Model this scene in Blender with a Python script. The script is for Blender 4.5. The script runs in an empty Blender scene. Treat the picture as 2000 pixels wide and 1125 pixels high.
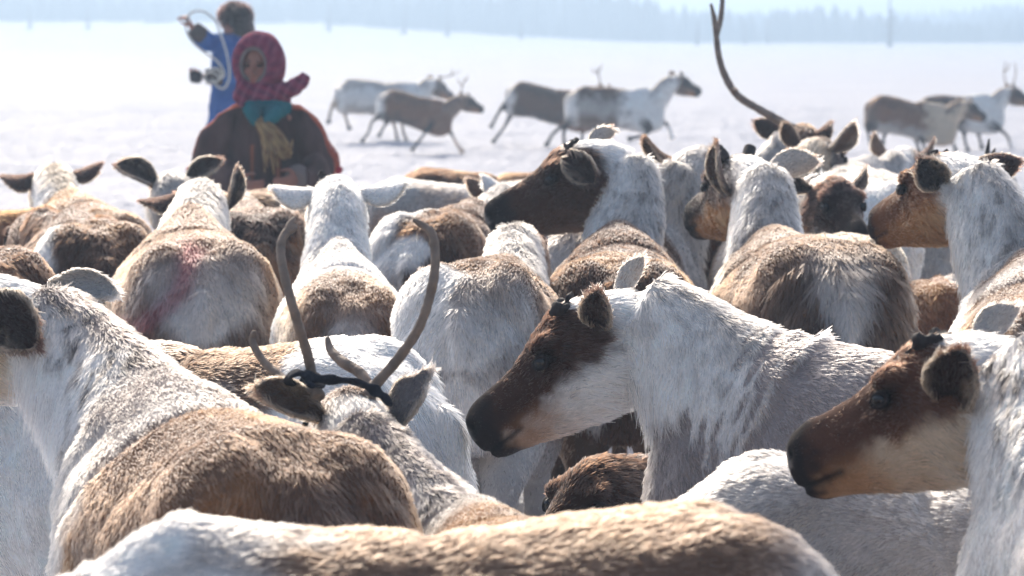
import bpy, math, random
import numpy as np
from mathutils import Vector, Matrix

# ------------------------------------------------------------------ camera, sky, sun, exposure
SC = bpy.context.scene
COL = SC.collection
FPX = 7000.0            # focal length in pixels of the 2000 px wide photograph
CAM_H = 1.6
PITCH = math.atan(502.5 / FPX)
cd = bpy.data.cameras.new("camera")
cam = bpy.data.objects.new("camera", cd)
COL.objects.link(cam)
cam.location = (0, 0, CAM_H)
cam.rotation_euler = (math.radians(90) - PITCH, 0, 0)
cd.sensor_width = 36.0
cd.lens = 36.0 * FPX / 2000.0
cd.clip_start = 0.1
cd.clip_end = 6000
cd.dof.use_dof = True
cd.dof.focus_distance = 7.8
cd.dof.aperture_fstop = 8.6
SC.camera = cam

SUN_EL, SUN_AZ = 38.0, -14.0        # azimuth from +Y, negative = to the left
w = bpy.data.worlds.new("World")
SC.world = w
w.use_nodes = True
nt = w.node_tree
bg = nt.nodes["Background"]
sky = nt.nodes.new("ShaderNodeTexSky")
sky.sky_type = 'NISHITA'
sky.sun_disc = False
sky.sun_elevation = math.radians(SUN_EL)
sky.sun_rotation = math.radians(SUN_AZ)
sky.air_density = 1.0
sky.dust_density = 4.0
sky.ozone_density = 1.0
nt.links.new(sky.outputs[0], bg.inputs[0])
bg.inputs[1].default_value = 0.15
sd = bpy.data.lights.new("sun", 'SUN')
sd.energy = 2.1
sd.angle = math.radians(0.6)
sd.color = (1.0, 0.91, 0.79)
sun = bpy.data.objects.new("sun", sd)
COL.objects.link(sun)
az = math.radians(SUN_AZ); el = math.radians(SUN_EL)
to_sun = Vector((math.sin(az) * math.cos(el), math.cos(az) * math.cos(el), math.sin(el)))
sun.rotation_euler = to_sun.to_track_quat('Z', 'Y').to_euler()
SC.view_settings.view_transform = 'Standard'
SC.view_settings.look = 'None'
SC.view_settings.exposure = 0.56
SC.view_settings.gamma = 1.0
SC.render.engine = 'CYCLES'
SC.cycles.use_denoising = True
SC.cycles.max_bounces = 10
SC.cycles.diffuse_bounces = 4
SC.cycles.transmission_bounces = 10
SC.cycles.glossy_bounces = 8
SC.cycles.caustics_reflective = False
SC.cycles.caustics_refractive = False
try:
    SC.cycles_curves.shape = 'RIBBONS'
    SC.cycles_curves.subdivisions = 1
except Exception:
    pass

CF = np.array([0, math.cos(PITCH), -math.sin(PITCH)])
CU = np.array([0, math.sin(PITCH), math.cos(PITCH)])
CR = np.array([1.0, 0, 0])
CP = np.array([0, 0, CAM_H])


def P(px, py, d):
    """the place seen at pixel (px, py) of the photograph, d metres away"""
    return CP + CF * d + CR * (px - 1000) / FPX * d + CU * (562.5 - py) / FPX * d


# ------------------------------------------------------------------ small helpers
def unit(v):
    v = np.asarray(v, float)
    return v / max(1e-9, np.linalg.norm(v))


def sstep(a, b, x):
    t = np.clip((x - a) / (b - a), 0, 1)
    return t * t * (3 - 2 * t)


def mixc(a, b, t):
    t = np.asarray(t)[:, None]
    return a * (1 - t) + b * t


def vnoise(p, seed=0):
    """value noise in [0,1] at N x 3 points"""
    pi = np.floor(p).astype(np.int64)
    f = p - pi
    f = f * f * (3 - 2 * f)
    out = np.zeros(len(p))
    for dx in (0, 1):
        for dy in (0, 1):
            for dz in (0, 1):
                h = ((pi[:, 0] + dx) * 73856093) ^ ((pi[:, 1] + dy) * 19349663) ^ ((pi[:, 2] + dz) * 83492791) ^ (seed * 2654435761 + 12345)
                h = (h ^ (h >> 13)) * 1274126177
                h = (h ^ (h >> 16)) & 0xFFFFF
                v = h / float(0xFFFFF)
                wx = f[:, 0] if dx else 1 - f[:, 0]
                wy = f[:, 1] if dy else 1 - f[:, 1]
                wz = f[:, 2] if dz else 1 - f[:, 2]
                out += v * wx * wy * wz
    return out


def fbm(p, seed=0, octv=3):
    a, s, t = 1.0, 0.0, 0.0
    for i in range(octv):
        s += a * vnoise(p * (2 ** i), seed + i * 7)
        t += a
        a *= 0.55
    return s / t


def interp(tab, xs):
    """tab rows: (x, a, b, ...) -> smooth interpolation at xs"""
    tab = np.array(tab, float)
    return np.stack([np.interp(xs, tab[:, 0], tab[:, k]) for k in range(1, tab.shape[1])], 1)


def link(o, parent=None):
    COL.objects.link(o)
    if parent is not None:
        o.parent = parent
    return o


def tag(o, label=None, cat=None, group=None, kind=None):
    for k, v in (("label", label), ("category", cat), ("group", group), ("kind", kind)):
        if v:
            o[k] = v
    return o


def empty(name, loc):
    e = bpy.data.objects.new(name, None)
    e.location = loc
    e.empty_display_size = 0.2
    return link(e)


def mesh_obj(name, V, F, mat, parent=None, smooth=True, color=None):
    me = bpy.data.meshes.new(name)
    me.from_pydata([tuple(v) for v in V], [], [tuple(f) for f in F])
    me.update()
    if smooth:
        me.polygons.foreach_set("use_smooth", [True] * len(me.polygons))
    if mat is not None:
        me.materials.append(mat)
    if color is not None:
        at = me.attributes.new("Col", 'FLOAT_COLOR', 'POINT')
        c = np.ones((len(V), 4), np.float32)
        c[:, :3] = color
        at.data.foreach_set("color", c.ravel())
    return link(bpy.data.objects.new(name, me), parent)


class MB:
    """collects verts and faces of several shapes"""
    def __init__(self):
        self.V = []; self.F = []

    def add(self, V, F):
        o = len(self.V)
        self.V.extend([tuple(v) for v in V])
        self.F.extend([tuple(i + o for i in f) for f in F])
        return self


def loft(rings):
    """rings: list of (n x 3) arrays, all the same n; closed tube with capped ends"""
    n = len(rings[0]); V = []; F = []
    for r in rings:
        V.extend(r)
    m = len(rings)
    for i in range(m - 1):
        for j in range(n):
            k = (j + 1) % n
            F.append((i * n + j, i * n + k, (i + 1) * n + k, (i + 1) * n + j))
    V.append(np.mean(rings[0], 0)); V.append(np.mean(rings[-1], 0))
    a, b = len(V) - 2, len(V) - 1
    for j in range(n):
        k = (j + 1) % n
        F.append((a, k, j)); F.append((b, (m - 1) * n + j, (m - 1) * n + k))
    return V, F


def ring(c, l, u, w, h, n=20, e=2.2, topw=1.0):
    t = np.linspace(0, 2 * math.pi, n, endpoint=False)
    cs, sn = np.cos(t), np.sin(t)
    x = np.sign(sn) * np.abs(sn) ** (2 / e) * w
    z = np.sign(cs) * np.abs(cs) ** (2 / e) * h
    x = x * np.where(cs > 0, 1 - (1 - topw) * cs ** 1.5 if False else 1 - (1 - topw) * np.clip(cs, 0, 1) ** 1.5, 1)
    return c + np.outer(x, l) + np.outer(z, u)


def catmull(pts, n):
    pts = np.array(pts, float)
    p = np.vstack([2 * pts[0] - pts[1], pts, 2 * pts[-1] - pts[-2]])
    out = []
    m = len(pts) - 1
    for k in range(n):
        s = k / (n - 1) * m
        i = min(int(s), m - 1); t = s - i
        a, b, c, d = p[i], p[i + 1], p[i + 2], p[i + 3]
        out.append(0.5 * ((2 * b) + (-a + c) * t + (2 * a - 5 * b + 4 * c - d) * t * t + (-a + 3 * b - 3 * c + d) * t ** 3))
    return np.array(out)


def tube(pts, rad, n=10, seg=24, smooth=True, wob=0.0, seed=0):
    """tapered tube through points, radii given per point"""
    pts = np.array(pts, float)
    rad = np.array(rad, float)
    c = catmull(pts, seg) if smooth and len(pts) > 1 else pts
    r = np.interp(np.linspace(0, 1, len(c)), np.linspace(0, 1, len(rad)), rad)
    T = np.gradient(c, axis=0)
    up = np.array([0.13, 0.21, 0.97])
    rings = []
    prev = None
    rnd = np.random.RandomState(seed)
    for i in range(len(c)):
        t = unit(T[i])
        if prev is None:
            l = unit(np.cross(up, t)) if abs(np.dot(up, t)) < 0.95 else unit(np.cross([1, 0, 0], t))
        else:
            l = unit(prev - t * np.dot(prev, t))
        prev = l
        u = np.cross(t, l)
        rr = r[i] * (1 + wob * (rnd.rand() - 0.5))
        rings.append(ring(c[i], l, u, rr, rr, n, 2.0))
    return loft(rings)


def remesh(V, F, voxel, it=5, fac=0.5):
    """one continuous skin round overlapping closed shapes"""
    me = bpy.data.meshes.new("tmp")
    me.from_pydata([tuple(v) for v in V], [], [tuple(f) for f in F])
    me.update()
    o = bpy.data.objects.new("tmp", me)
    COL.objects.link(o)
    m = o.modifiers.new("r", 'REMESH'); m.mode = 'VOXEL'; m.voxel_size = voxel
    s = o.modifiers.new("s", 'SMOOTH'); s.factor = fac; s.iterations = it
    dg = bpy.context.evaluated_depsgraph_get()
    dg.update()
    ev = o.evaluated_get(dg)
    em = ev.to_mesh()
    nv = len(em.vertices)
    Vn = np.zeros(nv * 3, np.float32); em.vertices.foreach_get("co", Vn)
    Fn = [tuple(p.vertices) for p in em.polygons]
    ev.to_mesh_clear()
    bpy.data.objects.remove(o); bpy.data.meshes.remove(me)
    return Vn.reshape(-1, 3).astype(float), Fn


def tris(F):
    T = []
    for f in F:
        for k in range(1, len(f) - 1):
            T.append((f[0], f[k], f[k + 1]))
    return np.array(T, np.int64)


def vnormals(V, T):
    n = np.cross(V[T[:, 1]] - V[T[:, 0]], V[T[:, 2]] - V[T[:, 0]])
    N = np.zeros_like(V)
    for k in range(3):
        for a in range(3):
            N[:, a] += np.bincount(T[:, k], n[:, a], len(V))
    ln = np.linalg.norm(N, axis=1, keepdims=True)
    return N / np.maximum(ln, 1e-12)


# ------------------------------------------------------------------ materials
def nmat(name):
    m = bpy.data.materials.new(name)
    m.use_nodes = True
    return m, m.node_tree, m.node_tree.nodes["Principled BSDF"]


def plain(name, col, rough=0.7, noise=0.25, scale=40.0, bump=0.0, spec=0.3, metallic=0.0):
    m, t, b = nmat(name)
    tc = t.nodes.new("ShaderNodeTexCoord")
    nz = t.nodes.new("ShaderNodeTexNoise"); nz.inputs["Scale"].default_value = scale
    nz.inputs["Detail"].default_value = 5
    t.links.new(tc.outputs["Object"], nz.inputs["Vector"])
    mx = t.nodes.new("ShaderNodeMix"); mx.data_type = 'RGBA'
    mx.inputs[6].default_value = (*[c * (1 - noise) for c in col], 1)
    mx.inputs[7].default_value = (*[min(1, c * (1 + noise)) for c in col], 1)
    t.links.new(nz.outputs[0], mx.inputs[0])
    t.links.new(mx.outputs[2], b.inputs["Base Color"])
    b.inputs["Roughness"].default_value = rough
    b.inputs["Specular IOR Level"].default_value = spec
    b.inputs["Metallic"].default_value = metallic
    if bump:
        bp = t.nodes.new("ShaderNodeBump"); bp.inputs["Strength"].default_value = bump
        bp.inputs["Distance"].default_value = 0.01
        t.links.new(nz.outputs[0], bp.inputs["Height"])
        t.links.new(bp.outputs[0], b.inputs["Normal"])
    return m


def attr_mat(name, rough=0.85, bump=0.4, scale=260.0, spec=0.15):
    """surface coloured by the object's own Col attribute, with fine procedural grain"""
    m, t, b = nmat(name)
    a = t.nodes.new("ShaderNodeAttribute"); a.attribute_name = "Col"
    tc = t.nodes.new("ShaderNodeTexCoord")
    nz = t.nodes.new("ShaderNodeTexNoise"); nz.inputs["Scale"].default_value = scale
    nz.inputs["Detail"].default_value = 3
    t.links.new(tc.outputs["Object"], nz.inputs["Vector"])
    mr = t.nodes.new("ShaderNodeMapRange")
    mr.inputs[3].default_value = 0.72; mr.inputs[4].default_value = 1.2
    t.links.new(nz.outputs[0], mr.inputs[0])
    mx = t.nodes.new("ShaderNodeMix"); mx.data_type = 'RGBA'; mx.blend_type = 'MULTIPLY'
    mx.inputs[0].default_value = 1
    t.links.new(a.outputs["Color"], mx.inputs[6]); t.links.new(mr.outputs[0], mx.inputs[7])
    t.links.new(mx.outputs[2], b.inputs["Base Color"])
    b.inputs["Roughness"].default_value = rough
    b.inputs["Specular IOR Level"].default_value = spec
    bp = t.nodes.new("ShaderNodeBump"); bp.inputs["Strength"].default_value = bump
    bp.inputs["Distance"].default_value = 0.004
    t.links.new(nz.outputs[0], bp.inputs["Height"]); t.links.new(bp.outputs[0], b.inputs["Normal"])
    return m


def fur_mat():
    m = bpy.data.materials.new("fur")
    m.use_nodes = True
    t = m.node_tree
    t.nodes.clear()
    out = t.nodes.new("ShaderNodeOutputMaterial")
    a = t.nodes.new("ShaderNodeAttribute"); a.attribute_name = "Col"
    hi = t.nodes.new("ShaderNodeHairInfo")
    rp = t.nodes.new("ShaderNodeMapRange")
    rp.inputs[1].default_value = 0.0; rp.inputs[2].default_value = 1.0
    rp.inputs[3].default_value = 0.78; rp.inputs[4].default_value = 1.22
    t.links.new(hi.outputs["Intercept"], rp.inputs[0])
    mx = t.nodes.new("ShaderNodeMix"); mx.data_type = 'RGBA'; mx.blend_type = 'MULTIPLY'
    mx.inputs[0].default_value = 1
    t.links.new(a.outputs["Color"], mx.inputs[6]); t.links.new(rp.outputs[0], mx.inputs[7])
    h = t.nodes.new("ShaderNodeBsdfHairPrincipled")
    h.model = 'CHIANG'; h.parametrization = 'COLOR'
    t.links.new(mx.outputs[2], h.inputs["Color"])
    h.inputs["Roughness"].default_value = 0.42
    h.inputs["Radial Roughness"].default_value = 0.55
    h.inputs["Coat"].default_value = 0.0
    h.inputs["IOR"].default_value = 1.40
    t.links.new(h.outputs[0], out.inputs["Surface"])
    return m


M_HIDE = attr_mat("hide")
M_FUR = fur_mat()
M_EYE = plain("eye", (0.010, 0.006, 0.005), 0.04, 0.2, 30, 0, 0.5)
M_ANTLER = plain("antler_bone", (0.25, 0.18, 0.13), 0.6, 0.7, 38, 1.0, 0.3)
M_VELVET = plain("antler_velvet", (0.035, 0.026, 0.024), 0.7, 0.5, 90, 0.6, 0.3)
M_CLOTH_DARK = plain("dark_cloth", (0.02, 0.022, 0.03), 0.9, 0.5, 120, 0.4, 0.2)

# fur colours
WHITE = np.array([0.80, 0.745, 0.68]); CREAM = np.array([0.60, 0.45, 0.31]); GREY = np.array([0.20, 0.165, 0.15])
LGREY = np.array([0.45, 0.40, 0.355]); TAUPE = np.array([0.135, 0.076, 0.048]); BROWN = np.array([0.058, 0.025, 0.013])
DBROWN = np.array([0.030, 0.014, 0.010]); TAN = np.array([0.33, 0.150, 0.058]); RUST = np.array([0.17, 0.058, 0.019])
FACE = np.array([0.052, 0.022, 0.013]); MUZZ = np.array([0.020, 0.013, 0.012]); BLACK = np.array([0.02, 0.015, 0.014])
RED = np.array([0.26, 0.030, 0.050])


# ------------------------------------------------------------------ strands of fur
def add_fur(name, V, T, N, col, flow, hlen, lift, dens, rad, parent, seed, cover=2.4, keys=4, nmax=130000, clump=1.0, tipbend=0.25, pepper=None):
    rnd = np.random.RandomState(seed)
    A = 0.5 * np.linalg.norm(np.cross(V[T[:, 1]] - V[T[:, 0]], V[T[:, 2]] - V[T[:, 0]]), axis=1)
    wgt = A * dens[T].mean(1) / np.maximum(0.006, hlen[T].mean(1))
    n = int(min(nmax, cover * wgt.sum() / (2 * rad)))
    if n < 10:
        return None
    cs = np.cumsum(wgt); cs /= cs[-1]
    ti = np.searchsorted(cs, rnd.rand(n)).clip(0, len(T) - 1)
    r1 = np.sqrt(rnd.rand(n)); r2 = rnd.rand(n)
    b = np.stack([1 - r1, r1 * (1 - r2), r1 * r2], 1)
    tv = T[ti]

    def bl(X):
        return (X[tv] * (b[:, :, None] if X.ndim == 2 else b)).sum(1)
    p, nn, c, fl, L, lf = bl(V), bl(N), bl(col), bl(flow), bl(hlen), bl(lift)
    nn /= np.maximum(1e-9, np.linalg.norm(nn, axis=1, keepdims=True))
    # tufts: the strands of one tuft lean the same way
    q = p * 85.0 / max(1.0, rad / 0.0011) ** 0.6
    tv1 = np.stack([vnoise(q + 11.3 * k, seed + k) - 0.5 for k in range(3)], 1)
    tv2 = np.stack([vnoise(p * 17 + 3.3 * k, seed + 9 + k) - 0.5 for k in range(3)], 1)
    fl = fl + (tv1 * 0.60 + tv2 * 0.45) * clump + (rnd.rand(n, 3) - 0.5) * 0.5
    fl -= nn * (fl * nn).sum(1, keepdims=True)
    fl /= np.maximum(1e-9, np.linalg.norm(fl, axis=1, keepdims=True))
    lf = lf * (0.55 + 0.9 * rnd.rand(n)) + (vnoise(q * 0.7, seed + 5) - 0.5) * 0.22 * clump
    L = L * (0.6 + 0.7 * rnd.rand(n))
    d = fl * np.cos(lf)[:, None] + nn * np.sin(lf)[:, None]
    pts = np.zeros((n, keys, 3))
    for k in range(keys):
        s = k / (keys - 1)
        bend = (fl * 0.75 + np.array([0, 0, -0.35])) * tipbend * s * s
        pts[:, k] = p - nn * 0.002 + (d * s + bend * s) * L[:, None]
    # strand colour: tuft by tuft lighter and darker, plus strand to strand
    tuft = vnoise(q * 0.8, seed + 21)
    tuft2 = vnoise(p * 26, seed + 31)
    br = (0.70 + 0.32 * tuft + 0.30 * tuft2) * (0.8 + 0.4 * rnd.rand(n))
    if pepper is not None:                                 # single dark hairs in the light coat
        pk = bl(pepper) * sstep(.35, .65, vnoise(p * 70 * A_([1, 1, .45]), seed + 61)) * 1.6
        br = np.where(rnd.rand(n) < pk, br * (.30 + .3 * rnd.rand(n)), br)
    c = np.clip(c * br[:, None], 0.003, 0.85)
    hc = bpy.data.hair_curves.new(name)
    hc.add_curves([keys] * n)
    hc.points.foreach_set("position", pts.astype(np.float32).ravel())
    ra = hc.attributes.get("radius") or hc.attributes.new("radius", 'FLOAT', 'POINT')
    prof = np.array([1.0, 0.95, 0.75, 0.25]) if keys == 4 else np.linspace(1, 0.25, keys)
    rr = (rad * prof[None, :] * (0.75 + 0.5 * rnd.rand(n))[:, None]).astype(np.float32)
    ra.data.foreach_set("value", rr.ravel())
    ca = hc.attributes.new("Col", 'FLOAT_COLOR', 'CURVE')
    cc = np.ones((n, 4), np.float32); cc[:, :3] = c
    ca.data.foreach_set("color", cc.ravel())
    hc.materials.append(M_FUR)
    o = bpy.data.objects.new(name, hc)
    return link(o, parent)


# ------------------------------------------------------------------ reindeer
A_ = np.array
TRUNK = [  # forward of withers, top, bottom (below the topline), half width
    (-.925, -.25, -.36, .04), (-.905, -.17, -.46, .115), (-.87, -.105, -.50, .165), (-.80, -.045, -.51, .20),
    (-.66, .0, -.50, .226), (-.50, -.012, -.49, .238), (-.33, -.024, -.51, .243), (-.16, -.012, -.54, .225),
    (0, 0, -.56, .175), (.07, -.03, -.56, .155), (.15, -.09, -.54, .14), (.21, -.16, -.50, .11), (.24, -.22, -.42, .06)]
HEAD = [(-.06, -.05, -.16, .055), (-.02, -.01, -.20, .075), (.03, .016, -.21, .086), (.08, .036, -.216, .088), (.13, .038, -.213, .088),
        (.17, .024, -.202, .080), (.21, .009, -.190, .069), (.25, .0, -.176, .059), (.30, -.004, -.158, .052), (.34, -.004, -.146, .050),
        (.37, -.012, -.139, .047), (.388, -.024, -.126, .040), (.40, -.045, -.098, .026)]
L_EAR = .124


def ear_mesh(base, d, opn, size, wid=1.0, notch=0.0):
    """cupped leaf-shaped ear: base point, direction of its length, direction it opens to"""
    d = unit(d); opn = unit(opn - d * np.dot(opn, d)); s = np.cross(d, opn)
    nu, nv = 16, 13
    us = np.linspace(0, 1, nu); vs = np.linspace(-1, 1, nv)
    prof = np.interp(us, [0, .12, .35, .6, .8, .92, 1], [.40, .60, .93, 1.0, .78, .45, .06])
    Vo, Vi, info = [], [], []
    for i, u in enumerate(us):
        wv = prof[i] * .039 * size * wid
        if notch:
            wv *= 1 - notch * math.exp(-((u - .82) / .07) ** 2)
        arc = np.interp(u, [0, .3, 1], [2.8, 2.15, 1.2])
        c = base + d * u * L_EAR * size + opn * (0.012 * size * math.sin(u * 3.1) - .01 * size * u)
        R = wv / math.sin(min(arc, math.pi) / 2) if arc < math.pi else wv
        R = wv / max(0.55, math.sin(arc / 2))
        for v in vs:
            a = v * arc / 2
            x, z = R * math.sin(a), R * (1 - math.cos(a))
            nrm = -(s * math.sin(a) - opn * math.cos(a)) * 1.0
            p = c + s * x + opn * z
            inw = unit(opn * math.cos(a) - s * math.sin(a))
            Vo.append(p); Vi.append(p + inw * .006 * size)
            info.append(u)
    V = np.array(Vo + Vi); m = nu * nv; F = []
    for i in range(nu - 1):
        for j in range(nv - 1):
            a, b, c, e = i * nv + j, i * nv + j + 1, (i + 1) * nv + j + 1, (i + 1) * nv + j
            F.append((a, b, c, e)); F.append((m + a, m + e, m + c, m + b))
        a, b = i * nv, (i + 1) * nv
        F.append((a, b, m + b, m + a))
        a, b = i * nv + nv - 1, (i + 1) * nv + nv - 1
        F.append((a, m + a, m + b, b))
    for j in range(nv - 1):
        a, b = (nu - 1) * nv + j, (nu - 1) * nv + j + 1
        F.append((a, b, m + b, m + a))
        a, b = j, j + 1
        F.append((a, m + a, m + b, b))
    inner = np.array([0] * m + [1] * m)
    return V, F, np.array(info * 2), inner, d


def reindeer(name, label, W, HP, poll, nose, size=1.0, fat=1.0, pal=None, patches=(), ears=None, antlers=(), legs=None,
             near=True, seed=1, voxel=.011, hsize=None, hair=1.0, group='reindeer standing in the herd', stubs=None, cover=2.3,
             noear=False, neckfat=1.0, neckbase=None, cat='reindeer', antler_mat=None, rumphair=1.0, throat=1.0, extra=None):
    pal = dict(dict(neck=WHITE, nape=LGREY, back=BROWN, flank=TAUPE, shoulder=LGREY, rump=WHITE, belly=LGREY, face=FACE, cheek=CREAM,
                    jaw=TAN, muzzle=MUZZ, leg=TAUPE, ear=TAUPE, earin=DBROWN, forehead=None, withers=None,
                    muzx=.322, shoulder_x=-.12, rumpx=-.80, rumpw=.75, streak=.6, warm=.35), **(pal or {}))
    W = np.array(W, float); HP = np.array(HP, float)
    loc = np.array([W[0], W[1], 0.0])
    W = W - loc; HP = HP - loc
    poll = np.array(poll, float) - loc; nose = np.array(nose, float) - loc
    hs = hsize or size
    f = unit(W - HP); l = unit(np.cross([0, 0, 1], f)); u = np.cross(f, l)
    Ltr = np.linalg.norm(W - HP)
    kx = Ltr / .66                                        # stretch of the back between hips and withers
    S = size * fat

    def tx(x):                                             # forward coordinate -> metres
        return x * kx if x > -.66 and x < 0 else (x * size if x >= 0 else -.66 * kx + (x + .66) * size)
    MBs = MB()
    samp = []                                              # (centre, f, l, u, w, h, kind, coord)
    # trunk
    xs = np.array([r[0] for r in TRUNK])
    fine = np.unique(np.concatenate([xs, np.linspace(-.9, .22, 30)]))
    tb = interp(TRUNK, fine)
    rings = []
    for x, (zt, zb, wd) in zip(fine, tb):
        top = W + f * tx(x) + u * zt * size
        h = (zt - zb) / 2 * size
        # never let the belly reach the ground
        c = top - u * h
        wd = wd * S
        ww = float(np.interp(x, [-.9, -.75, -.45, -.2, 0, .2], [.70, .76, .78, .62, .46, .5]))
        rings.append(ring(c - u * h * .06, l, u, wd, h, 26, 2.25, ww))
        samp.append((c, f, l, u, wd, h, 0, x))
    MBs.add(*loft(rings))
    # haunches and shoulders as soft masses
    for sgn in (-1, 1):
        c = W + f * tx(-.70) - u * .22 * size + l * sgn * .085 * S
        rr = [ring(c + f * t * .17 * size, l, u, .125 * S * math.sqrt(max(0, 1 - t * t)) + .002, .20 * size * math.sqrt(max(0, 1 - t * t)) + .002, 14, 2) for t in np.linspace(-1, 1, 9)]
        MBs.add(*loft(rr))
        c = W + f * tx(-.04) - u * .30 * size + l * sgn * .072 * S
        rr = [ring(c + f * t * .13 * size, l, u, .105 * S * math.sqrt(max(0, 1 - t * t)) + .002, .22 * size * math.sqrt(max(0, 1 - t * t)) + .002, 14, 2) for t in np.linspace(-1, 1, 9)]
        MBs.add(*loft(rr))
    # head frame
    # the head is as long as a head: slide the nose along its line of sight until it fits
    rd = unit(nose + loc - CP); oc = CP - loc - poll
    bq = np.dot(rd, oc); cq = np.dot(oc, oc) - (.385 * hs) ** 2; dq = bq * bq - cq
    tn = np.linalg.norm(nose + loc - CP)
    if dq > 0:
        rts = [-bq - math.sqrt(dq), -bq + math.sqrt(dq)]
        nose = CP - loc + rd * min(rts, key=lambda r_: abs(r_ - tn))
    else:
        nose = CP - loc + rd * (-bq)
        hs = np.linalg.norm(nose - poll) / .385
    hd = unit(nose - poll)
    hl = unit(np.cross([0, 0, 1], hd)) if abs(hd[2]) < .97 else l
    hu = np.cross(hd, hl)
    # neck
    c0 = W + f * .0 * size - u * .235 * size
    c1 = poll + hd * (-.01) * hs - hu * .10 * hs
    dist = np.linalg.norm(c1 - c0)
    t0 = unit(f * 1.0 + u * .25)
    t1 = unit(unit(c1 - c0) + hd * .35 + hu * .15)
    ts = np.linspace(0, 1, 17)
    nk = []
    for t in ts:
        b0 = (1 - t) ** 3; b1 = 3 * (1 - t) ** 2 * t; b2 = 3 * (1 - t) * t * t; b3 = t ** 3
        nk.append(b0 * c0 + b1 * (c0 + t0 * dist * .42) + b2 * (c1 - t1 * dist * .30) + b3 * c1)
    nk = np.array(nk)
    tg = np.gradient(nk, axis=0)
    u1 = unit(np.array([0, 0, .6]) - hd * .8)
    rings = []
    for i, t in enumerate(ts):
        tt = unit(tg[i])
        uu = unit((u * (1 - t) + u1 * t)); uu = unit(uu - tt * np.dot(uu, tt)); ll = np.cross(uu, tt)
        nf = np.interp(t, [0, .25, .6], [neckbase or neckfat, .5 * (neckbase or neckfat) + .5 * neckfat, neckfat])
        ww = np.interp(t, [0, .25, .6, 1], [.14, .118, .098, .076]) * size * nf
        hh = np.interp(t, [0, .25, .6, 1], [.180, .155, .130, .103]) * size * nf
        rings.append(ring(nk[i], ll, uu, ww, hh, 20, 2.05))
        samp.append((nk[i], tt, ll, uu, ww, hh, 1, t))
    MBs.add(*loft(rings))
    # head
    fx = np.unique(np.concatenate([[r[0] for r in HEAD], np.linspace(-.05, .39, 22)]))
    hb = interp(HEAD, fx)
    rings = []
    for x, (zt, zb, wd) in zip(fx, hb):
        h = (zt - zb) / 2 * hs
        c = poll + hd * x * hs + hu * (zt * hs - h)
        tw = np.interp(x, [0, .12, .2, .4], [.75, .80, .7, .62])
        rings.append(ring(c, hl, hu, wd * hs, h, 22, 2.25, tw))
        samp.append((c, hd, hl, hu, wd * hs, h, 2, x))
    MBs.add(*loft(rings))
    # brow ridges over the eyes
    for sgn in (-1, 1):
        c = poll + hd * .155 * hs + hl * sgn * .058 * hs - hu * .004 * hs
        rr = [ring(c + hd * t * .038 * hs, hl, hu, .022 * hs * math.sqrt(max(0, 1 - t * t)) + .001, .020 * hs * math.sqrt(max(0, 1 - t * t)) + .001, 10, 2) for t in np.linspace(-1, 1, 7)]
        MBs.add(*loft(rr))
    # tail
    if near:
        tl = [W + f * tx(-.875) - u * .15 * size, W + f * tx(-.912) - u * .20 * size, W + f * tx(-.925) - u * .29 * size]
        MBs.add(*tube(tl, [.030 * size, .033 * size, .018 * size], 10, 8))
    # legs
    lsamp = []
    gz = 0.0
    if legs is None:
        LG = []
        for sgn in (-1, 1):
            a = W + f * tx(-.04) - u * .33 * size + l * sgn * .095 * S
            fh = np.array([f[0], f[1], 0]); fh = unit(fh)
            top = a; zt = top[2]
            LG.append(([a, np.array([*(a + fh * -.03)[:2], zt - .24 * size]), np.array([*(a + fh * .01)[:2], max(.2, zt * .54)]), np.array([*(a - fh * .005)[:2], .11]), np.array([*(a + fh * .02)[:2], .035])],
                       np.array([.10, .068, .040, .027, .040]) * size))
            a = W + f * tx(-.72) - u * .26 * size + l * sgn * .10 * S
            zt = a[2]
            LG.append(([a, np.array([*(a + fh * .06)[:2], zt - .22 * size]), np.array([*(a - fh * .12)[:2], max(.24, zt * .52)]), np.array([*(a - fh * .07)[:2], .11]), np.array([*(a - fh * .04)[:2], .035])],
                       np.array([.13, .10, .045, .029, .042]) * size))
    else:
        LG = [([np.array(p) - loc for p in pts], np.array(rad) * size) for pts, rad in legs]
    for pts, rad in LG:
        MBs.add(*tube(pts, rad, 12, 20))
        c = catmull(pts, 14); r = np.interp(np.linspace(0, 1, 14), np.linspace(0, 1, len(rad)), rad)
        for i in range(14):
            lsamp.append((c[i], r[i], i / 13))
        # hoof
        e = np.array(pts[-1]); d = unit(np.array(pts[-1]) - np.array(pts[-2]))
        MBs.add(*tube([e - d * .02, e + d * .01, e + d * .03], np.array([.030, .040, .042]) * size, 10, 5))
    V, F = remesh(MBs.V, MBs.F, voxel)
    # ---------------- which part of the animal every vertex belongs to
    C = np.array([s[0] for s in samp]); FF = np.array([s[1] for s in samp]); LL = np.array([s[2] for s in samp]); UU = np.array([s[3] for s in samp])
    Wd = np.array([s[4] for s in samp]); Hh = np.array([s[5] for s in samp]); kd = np.array([s[6] for s in samp]); co = np.array([s[7] for s in samp])
    best = np.full(len(V), 1e9); bi = np.zeros(len(V), int)
    for k in range(len(samp)):
        r = V - C[k]
        q = (r @ LL[k] / Wd[k]) ** 2 + (r @ UU[k] / Hh[k]) ** 2 + (r @ FF[k] / .035) ** 2
        m = q < best
        best[m] = q[m]; bi[m] = k
    r = V - C[bi]
    kind = kd[bi].copy()
    al = (r * FF[bi]).sum(1)
    coord = co[bi] + np.where(kind == 0, al / size, np.where(kind == 1, al / max(.2, dist), al / hs)) * .7
    lat = (r * LL[bi]).sum(1) / Wd[bi]; upn = (r * UU[bi]).sum(1) / Hh[bi]
    rad_ = np.sqrt(lat ** 2 + upn ** 2) + 1e-6
    upn_ = upn / rad_; lat_ = lat / rad_
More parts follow.
